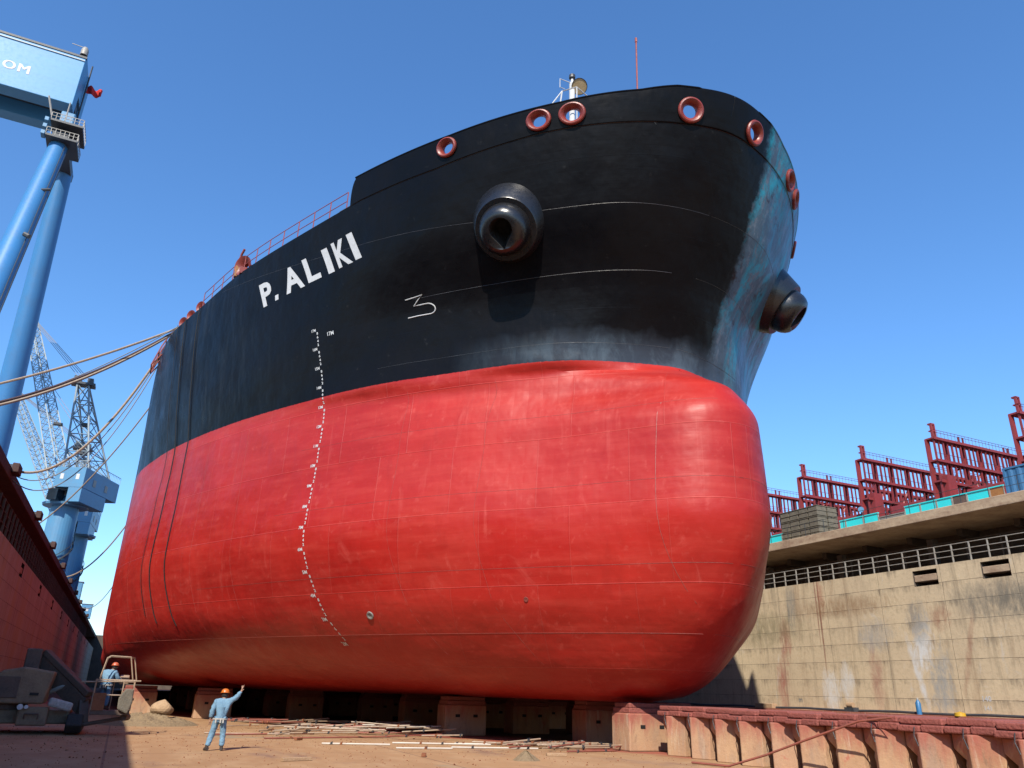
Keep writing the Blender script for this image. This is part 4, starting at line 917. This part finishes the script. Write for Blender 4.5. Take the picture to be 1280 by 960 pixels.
for zl in range(3):
    for k in range(4):
        y = 44.3 + k*1.02; x = XR+1.1
        for xx in range(2):
            e = empty('crate', (x+xx*1.15+.5, y+.5, ZS+.05+zl*.85), 'grey brown slatted crate in the block of crates on the right quay', 'crate', gcr)
            mb = MB(); mb.bb(x+xx*1.15+.04, x+xx*1.15+1.06, y+.04, y+.94, ZS+.09+zl*.85, ZS+.80+zl*.85); mb.build('body', M['crate'], e)
            mb = MB(); zz = ZS+.06+zl*.85
            for a in (0, .37, .74): mb.bb(x+xx*1.15, x+xx*1.15+1.1, y, y+.98, zz+a, zz+a+.055)
            mb.build('slats', M['crate'], e, bevel=.01)
e = empty('floodlight_post', (QX+.6, 42.2, ZS), 'short post with a small blue and white lamp above the turquoise barrier', 'lamp post')
MB().tube([(QX+.6, 42.2, ZS), (QX+.6, 42.2, ZS+1.9)], .05, 6).build('post', M['dark_steel'], e); MB().lathe((QX+.5, 42.1, ZS+2.0), V(-.8, -.6, -.1), [(0, .05), (.1, .2), (.2, .22), (.2, 0)], 14).build('lamp_head', M['crane_pale'], e)
mb = MB()
for k in range(6): mb.tube([(XR+.6, 50+.4*k, ZS+1.3), (XR+.3-.1*k, 49.6+.5*k, ZS+.7), (XR+.25, 49.3+.6*k, ZS+.05)], .035, 5)
tag(mb.build('hose_bundle', M['rubber'], smooth=True), 'black hoses draped over the quay railing behind the bulb', 'hose', None)
tag(MB().tube([(XR-.05, 25.7, ZS-.28), (XR-.12, 25.5, ZS-.35), (XR-.12, 25.2, ZS-.28), (XR-.05, 25.1, ZS-.2)], .04, 6).build('mooring_ring', M['galv'], smooth=True), 'small iron ring on the right slab edge', 'ring')

# container ship in the next dock
cs = empty('container_ship', (118, 80, 0), 'maroon container ship with empty lashing bridges beyond the right quay', 'ship')
MB().bb(98, 142, 20, 250, 3, 27.6).build('hull', M['maroon'], cs, bevel=.5)
for k in range(12): MB().bb(99.6, 140.5, 45+12.3*k, 54+12.3*k, 27.6, 29.4).build('hatch_coaming', M['maroon'], cs, bevel=.1)
def lashing_bridge():
    mb = MB(); zt = 37.3
    for k in range(49):
        x = 98 + .915*k; th = .10 if k % 2 else .20
        mb.bb(x-th/2, x+th/2, -.12, .12, 27.6, zt + (.9 if k % 11 in (6, 7) else 0))
        if k % 4 == 0: mb.bb(x-.35, x+.35, .9, 1.2, 27.6, zt-.1)
    for z in (37.15, 33.9, 30.9): mb.bb(97.7, 142, -.35, 1.15, z-.11, z+.11); mb.bb(97.7, 142, -.38, -.30, z-.24, z+.14)
    for k in range(9):
        x = 101+4.9*k; mb.tube([(x, .3, 30.9), (x+1.4, .3, 33.2), (x+3.4, .3, 33.9)], .14, 4, False)
    mb.bb(98.6, 100.4, -.6, 1.4, 27.6, 31.8); mb.bb(104, 105.4, -.6, 1.4, 27.6, 30.8)
    # hand rails and end pillar with lamp frame
    for z in (38.0, 38.35, 34.9): mb.tube([(97.8, -.3, z), (142, -.3, z)], .035, 4)
    for k in range(60): mb.tube([(97.8+.75*k, -.3, 37.3), (97.8+.75*k, -.3, 38.35)], .025, 3, False)
    mb.bb(97.6, 97.9, -.3, 0, 37, 39.2); mb.bb(98.2, 98.4, -.3, 0, 37, 39.2); mb.bb(97.6, 98.4, -.3, .3, 39.1, 39.3); mb.bb(97.6, 98.4, -.3, .3, 38.1, 38.25)
    return mb
lb0 = lashing_bridge(); first = None
for k in range(9):
    y = 44.0 + 12.3*k
    if first is None: first = lb0.build('lashing_bridge', M['maroon'], None); first.parent = cs; o = first
    else: o = first.copy(); col.objects.link(o)
    o.location = V(0, y, 0) - Vector(cs.location)

# ------------------------------------------------------------------ boom lift at the left wall
lf = empty('boom_lift', (-2.4, 37, 0), 'dusty olive crawler boom lift parked in the shade by the left wall', 'boom lift')
MB().bb(-4.5, -1.5, 36.3, 39.2, .35, .85).build('chassis', M['lift'], lf, bevel=.06)
MB().bb(-3.2, -2.2, 35.9, 36.28, .30, .95).build('engine_cover', M['lift'], lf, bevel=.05)
MB().tube([(-2.95, 35.86, .55), (-2.95, 35.80, .72), (-2.5, 35.80, .72), (-2.5, 35.86, .55)], .03, 6).build('handle', M['lift_dark'], lf)
for x in (-4.5, -1.25):
    pr = [(35.5, .35), (35.8, .06), (38.9, .06), (39.3, .4), (39.0, .72), (35.8, .72)]
    t_ = MB().prism(pr, x-.28, x+.28, lambda a, b, c: (c, a, b)).build('crawler_track', M['rubber'], lf, bevel=.06)
MB().tube([(-3.8, 37, .85), (-3.8, 37, 1.05)], .8, 20).build('slew_ring', M['lift_dark'], lf)
pr = [(-4.3, 1.05), (-2.45, 1.05), (-2.25, 2.2), (-3.3, 2.35), (-4.0, 2.2), (-4.35, 1.8)]
MB().prism(pr, 35.9, 37.6, lambda a, b, c: (a, c, b)).build('turret', M['lift'], lf, bevel=.07)
MB().bb(-4.1, -3.35, 35.86, 35.895, 1.25, 2.0).build('side_door', M['lift_dark'], lf, bevel=.03); MB().bb(-2.95, -2.65, 35.87, 35.898, 1.35, 1.45).build('vent', M['rubber'], lf)
def beam(p0, p1, w, h, name, m):
    p0 = Vector(p0); p1 = Vector(p1); d = (p1-p0); L = d.length; d.normalize(); a = V(0, 0, 1).cross(d).normalized(); b = d.cross(a)
    return MB().box((p0+p1)/2, (L, w, h), Matrix((d, a, b)).transposed()).build(name, m, lf, bevel=.03)
beam((-3.1, 37.9, 2.72), (-1.05, 36.6, 1.0), .5, .62, 'lower_boom', M['lift_dark'])
beam((-2.85, 37.6, 2.95), (-.95, 36.4, 1.42), .34, .22, 'upper_boom', M['lift_dark'])
MB().bb(-3.5, -2.95, 37.2, 38.2, 2.0, 3.05).build('mast_knuckle', M['lift_dark'], lf, bevel=.05)
beam((-1.15, 36.6, 1.15), (-1.0, 36.2, .35), .35, .4, 'jib', M['lift_dark'])
MB().tube([(-2.7, 37.2, 1.3), (-1.8, 36.9, 1.75)], .09, 8).build('lift_cylinder', M['galv'], lf)
MB().box((-1.85, 35.95, 1.05), (.85, .3, .32), Euler((0, .25, .1)).to_matrix()).build('covered_bag', M['strap'], lf, bevel=.08)
MB().lathe((-3.15, 35.84, .95), V(0, -1, 0), [(0, .10), (.07, .10), (.08, 0)], 12).build('work_light', M['white'], lf); MB().lathe((-2.95, 35.84, .95), V(0, -1, 0), [(0, .07), (.07, .07), (.08, 0)], 12).build('work_light', M['white'], lf)
# basket: floor .86, x -.75...62, y 35.6..36.6
bx0, bx1, by0, by1, bz = -.80, .58, 35.6, 36.7, .88
MB().bb(bx0, bx1, by0, by1, bz-.16, bz).build('basket_floor', M['lift_dark'], lf, bevel=.02)
mb = MB()
cs4 = [(bx0, by0), (bx1, by0), (bx1, by1), (bx0, by1)]
for x, y in cs4 + [((bx0+bx1)/2-.05, by1), ((bx0+bx1)/2+.3, by0)]: mb.tube([(x, y, bz), (x, y, bz+1.1)], .026, 6)
for h in (.55, 1.1, 1.04): mb.tube([(x, y, bz+h) for x, y in cs4+cs4[:1]], .024, 6)
mb.tube([(bx0-.5, by0, bz+1.0), (bx1+.2, by0, bz+1.08)], .03, 6)
for x, y in ((bx1-.1, by0), (bx1+.05, by1)): mb.tube([(x, y, bz+1.1), (x-.22, y, bz+1.95)], .026, 6)
for x, y in ((bx0+.1, by0), (bx0+.1, by1)): mb.tube([(x, y, bz+1.1), (x+.13, y, bz+1.9), (x+.25, y, bz+1.97)], .026, 6)
mb.tube([(bx0+.35, by0, bz+1.97), (bx1-.32, by0, bz+1.95)], .026, 6); mb.tube([(bx0+.35, by1, bz+1.97), (bx1-.17, by1, bz+1.95)], .026, 6); mb.tube([(bx1-.32, by0, bz+1.95), (bx1-.17, by1, bz+1.95)], .026, 6)
mb.build('basket_rail', M['lift_rail'], lf, smooth=True)
MB().bb(bx0+.02, -.35, by0-.03, by0-.01, bz, bz+.62).build('side_board', M['rust'], lf)
MB().box((.18, by1-.2, bz+1.12), (.34, .25, .30), Euler((.3, 0, 0)).to_matrix()).build('control_box', M['lift_rail'], lf, bevel=.03)
mb = MB(); 
mb.prism([(.12, bz+.05), (.50, bz-.12), (.62, bz+.3), (.58, bz+.78), (.30, bz+.80), (.10, bz+.45)], by0-.16, by0-.03, lambda a, b, c: (a, c, b)); mb.build('hanging_sack', M['crate'], lf, bevel=.05)
mb = MB(); mb.tube([(-1.0, 36.0, .35), (.45, 36.0, .62)], .07, 8); mb.tube([(.4, 35.8, .64), (.55, 36.2, .64)], .13, 10); mb.build('support_arm', M['lift_dark'], lf)

# ------------------------------------------------------------------ people
def skin(name, nodes, edges, m, parent, root=0, sub=2):
    me = bpy.data.meshes.new(name); me.from_pydata([n[0] for n in nodes], edges, []); o = bpy.data.objects.new(name, me); col.objects.link(o)
    o.modifiers.new('s', 'SKIN'); 
    for i, n in enumerate(nodes):
        sv = me.skin_vertices[0].data[i]; r = n[1]; sv.radius = r if isinstance(r, tuple) else (r, r); sv.use_root = (i == root)
    s = o.modifiers.new('ss', 'SUBSURF'); s.levels = sub; s.render_levels = sub
    me.materials.append(m); o.parent = parent
    dg = bpy.context.evaluated_depsgraph_get(); dg.update(); ev = bpy.data.meshes.new_from_object(o.evaluated_get(dg)); ev.name = name
    o.modifiers.clear(); o.data = ev; ev.materials.clear(); ev.materials.append(m); ev.polygons.foreach_set('use_smooth', [True]*len(ev.polygons)); return o
def person(label, loc, rotz, J, jacket, trousers, hat, lean=0, scale=1.0):
    e = empty('person', loc, label, 'person', world=False); e.rotation_euler = (0, 0, rotz); e.scale = (scale,)*3
    N = lambda k: Vector(J[k])
    # body (one figure)
    nodes = []; idx = {}
    def nd(k, p, r): idx[k] = len(nodes); nodes.append((tuple(p), r))
    nd('pel', N('pel'), (.10, .08)); nd('chest', N('chest'), (.115, .075)); nd('neck', N('neck'), .055); nd('head0', N('head')-V(0, 0, .06), .075); nd('head', N('head')+V(0, 0, .02), (.078, .095)); nd('crown', N('head')+V(0, 0, .10), .06)
    ed = [('pel', 'chest'), ('chest', 'neck'), ('neck', 'head0'), ('head0', 'head'), ('head', 'crown')]
    for s in 'LR':
        nd('sh'+s, N('sh'+s), .06); nd('el'+s, N('el'+s), .042); nd('wr'+s, N('wr'+s), .028); nd('palm'+s, N('wr'+s).lerp(N('hand'+s), .55), (.040, .02)); 
        nd('hip'+s, N('hip'+s), .09); nd('kn'+s, N('kn'+s), .06); nd('an'+s, N('an'+s), .042); nd('toe'+s, N('toe'+s), .04)
        ed += [('chest', 'sh'+s), ('sh'+s, 'el'+s), ('el'+s, 'wr'+s), ('wr'+s, 'palm'+s), ('pel', 'hip'+s), ('hip'+s, 'kn'+s), ('kn'+s, 'an'+s), ('an'+s, 'toe'+s)]
        d = (N('hand'+s)-N('wr'+s)).normalized(); side = d.cross(V(0, 1, 0)).normalized(); pm = N('wr'+s).lerp(N('hand'+s), .55)
        for q in range(4):
            off = side*(q-1.5)*.021; base = pm + off*.9 + d*.03; curl = .2 if (q == 0 or s not in J.get('point', '')) else 1.0
            t1 = base + d*.045*(1-.2*curl) + V(0, .02*curl, 0); t2 = t1 + (d*(1-curl) + V(0, .6, -.6)*curl)*.035
            nd('f%s%d' % (s, q), base, .0095); nd('g%s%d' % (s, q), t1, .009); nd('h%s%d' % (s, q), t2, .008); ed += [('palm'+s, 'f%s%d' % (s, q)), ('f%s%d' % (s, q), 'g%s%d' % (s, q)), ('g%s%d' % (s, q), 'h%s%d' % (s, q))]
        tb_ = N('wr'+s) + d*.03 - side*.03; nd('t'+s, tb_, .012); nd('u'+s, tb_ - side*.03 + d*.03, .010); ed += [('wr'+s, 't'+s), ('t'+s, 'u'+s)]
    body = skin('body', nodes, [(idx[a], idx[b]) for a, b in ed], M['skin'], e, 0, 1)
    # nose and ears as part of the head are tiny; the face looks away along +y
    hd = N('head')
    mb = MB(); mb.lathe(hd+V(0, .09, -.02), V(0, 1, -.3), [(-.02, .018), (.02, .012), (.03, 0)], 8)
    for s_ in (-1, 1): mb.lathe(hd+V(s_*.08, 0, -.01), V(s_, 0, 0), [(-.01, .03), (.012, .026), (.015, 0)], 8)
    mb.build('face_features', M['skin'], e, smooth=True)
    mb = MB(); mb.lathe(hd+V(0, -.012, .0), V(0, 0, 1), [(-.07, .06), (-.04, .088), (.04, .098), (.07, .09)], 18); mb.build('hair', M['hair'], e, smooth=True)
    mb = MB(); mb.lathe(hd+V(0, 0, .055), V(0, .08, 1), [(0, .155), (.012, .155), (.015, .128), (.06, .122), (.10, .098), (.128, .055), (.138, 0)], 24); mb.lathe(hd+V(0, .10, .06), V(0, .05, 1), [(0, .09), (.012, .085), (.014, 0)], 14); mb.build('hard_hat', hat, e, smooth=True)
    # jacket
    nodes = []; idx = {}; ed = []
    nd('hem', N('pel')+V(0, 0, -.10), (.215, .165)); nd('wst', N('pel').lerp(N('chest'), .35), (.20, .15)); nd('ch', N('chest')+V(0, 0, .02), (.215, .155)); nd('col', N('neck')+V(0, 0, -.045), (.085, .08)); ed += [('hem', 'wst'), ('wst', 'ch'), ('ch', 'col')]
    for s in 'LR':
        nd('s'+s, N('sh'+s), .10); nd('m'+s, N('sh'+s).lerp(N('el'+s), .5), .092); nd('e'+s, N('el'+s), .084); nd('w'+s, N('el'+s).lerp(N('wr'+s), .92), .064); ed += [('ch', 's'+s), ('s'+s, 'm'+s), ('m'+s, 'e'+s), ('e'+s, 'w'+s)]
    j = skin('jacket', nodes, [(idx[a], idx[b]) for a, b in ed], jacket, e, 1, 2)
    nodes = []; idx = {}; ed = []
    nd('p', N('pel')+V(0, 0, -.02), (.155, .12))
    for s in 'LR':
        nd('h'+s, N('hip'+s), (.12, .118)); nd('t'+s, N('hip'+s).lerp(N('kn'+s), .5), .112); nd('k'+s, N('kn'+s), .098); nd('c'+s, N('kn'+s).lerp(N('an'+s), .5), .094); nd('a'+s, N('kn'+s).lerp(N('an'+s), .95), .086); ed += [('p', 'h'+s), ('h'+s, 't'+s), ('t'+s, 'k'+s), ('k'+s, 'c'+s), ('c'+s, 'a'+s)]
    t2_ = skin('trousers', nodes, [(idx[a], idx[b]) for a, b in ed], trousers, e, 0, 2)
    for o in (j, t2_):                                       # cloth folds
        for v in o.data.vertices: v.co += v.normal*(mn.noise(v.co*V(1, 1, 1).length*9)*.018 + mn.noise(Vector((v.co.x*10, v.co.y*10, v.co.z*26)))*.018)
    for s in 'LR':
        a = N('an'+s); t = N('toe'+s); d = (t-a); d.z = 0; d.normalize()
        mb = MB(); mb.tube([a+V(0, 0, .08), a+V(0, 0, -.01)], .055, 10); mb.tube([a-d*.06+V(0, 0, -.035), a+d*.08+V(0, 0, -.035), t+d*.03+V(0, 0, -.02)], [.05, .052, .04], 10); mb.build('boot', M['boot'], e, smooth=True)
    # harness belt
    mb = MB(); p = N('pel')+V(0, 0, -.05)
    mb.lathe(p, V(0, 0, 1), [(-.025, .225), (-.02, .235), (.02, .235), (.025, .225)], 20, sx=1.0); 
    for v_ in range(len(mb.v)): q = mb.v[v_]; mb.v[v_] = (q[0], p.y + (q[1]-p.y)*.82, q[2])
    for x in (-.12, .02, .1): mb.box(p+V(x, -.19, -.06), (.045, .03, .11))
    mb.build('belt', M['strap'], e)
    return e
J1 = dict(pel=(0, 0, .97), chest=(.01, .0, 1.32), neck=(.02, .01, 1.50), head=(.03, .03, 1.625),
    shL=(-.19, 0, 1.43), elL=(-.27, -.05, 1.15), wrL=(-.29, .0, .92), handL=(-.30, .03, .76), shR=(.21, .0, 1.44), elR=(.39, .02, 1.55), wrR=(.52, .04, 1.76), handR=(.54, .04, 1.92),
    hipL=(-.10, 0, .90), knL=(-.18, .05, .50), anL=(-.27, -.06, .10), toeL=(-.33, .06, .05), hipR=(.10, 0, .90), knR=(.14, .07, .50), anR=(.16, .0, .10), toeR=(.17, .14, .05), point='R')
person('man in pale blue overalls and orange hard hat pointing up at the ship', (3.12, 28.0, 0), R(-8), J1, M['denim'], M['denim'], M['hat'])
J2 = dict(pel=(0, 0, .95), chest=(.02, .05, 1.28), neck=(.06, .12, 1.45), head=(.09, .17, 1.56),
    shL=(-.19, .04, 1.39), elL=(-.28, .12, 1.15), wrL=(-.16, .35, 1.08), handL=(-.10, .48, 1.08), shR=(.20, .10, 1.38), elR=(.30, .20, 1.14), wrR=(.28, .42, 1.10), handR=(.27, .55, 1.10),
    hipL=(-.10, 0, .88), knL=(-.12, .04, .48), anL=(-.12, -.02, .10), toeL=(-.15, .12, .05), hipR=(.10, 0, .88), knR=(.12, .05, .48), anR=(.13, .0, .10), toeR=(.16, .14, .05), point='')
person('man in blue workwear and red orange helmet standing in the lift basket', (-.42, 36.1, .885), R(-35), J2, M['denim'], M['denim2'], M['hat_red'])
for o in bpy.data.objects:
    if '_w' in o: del o['_w']
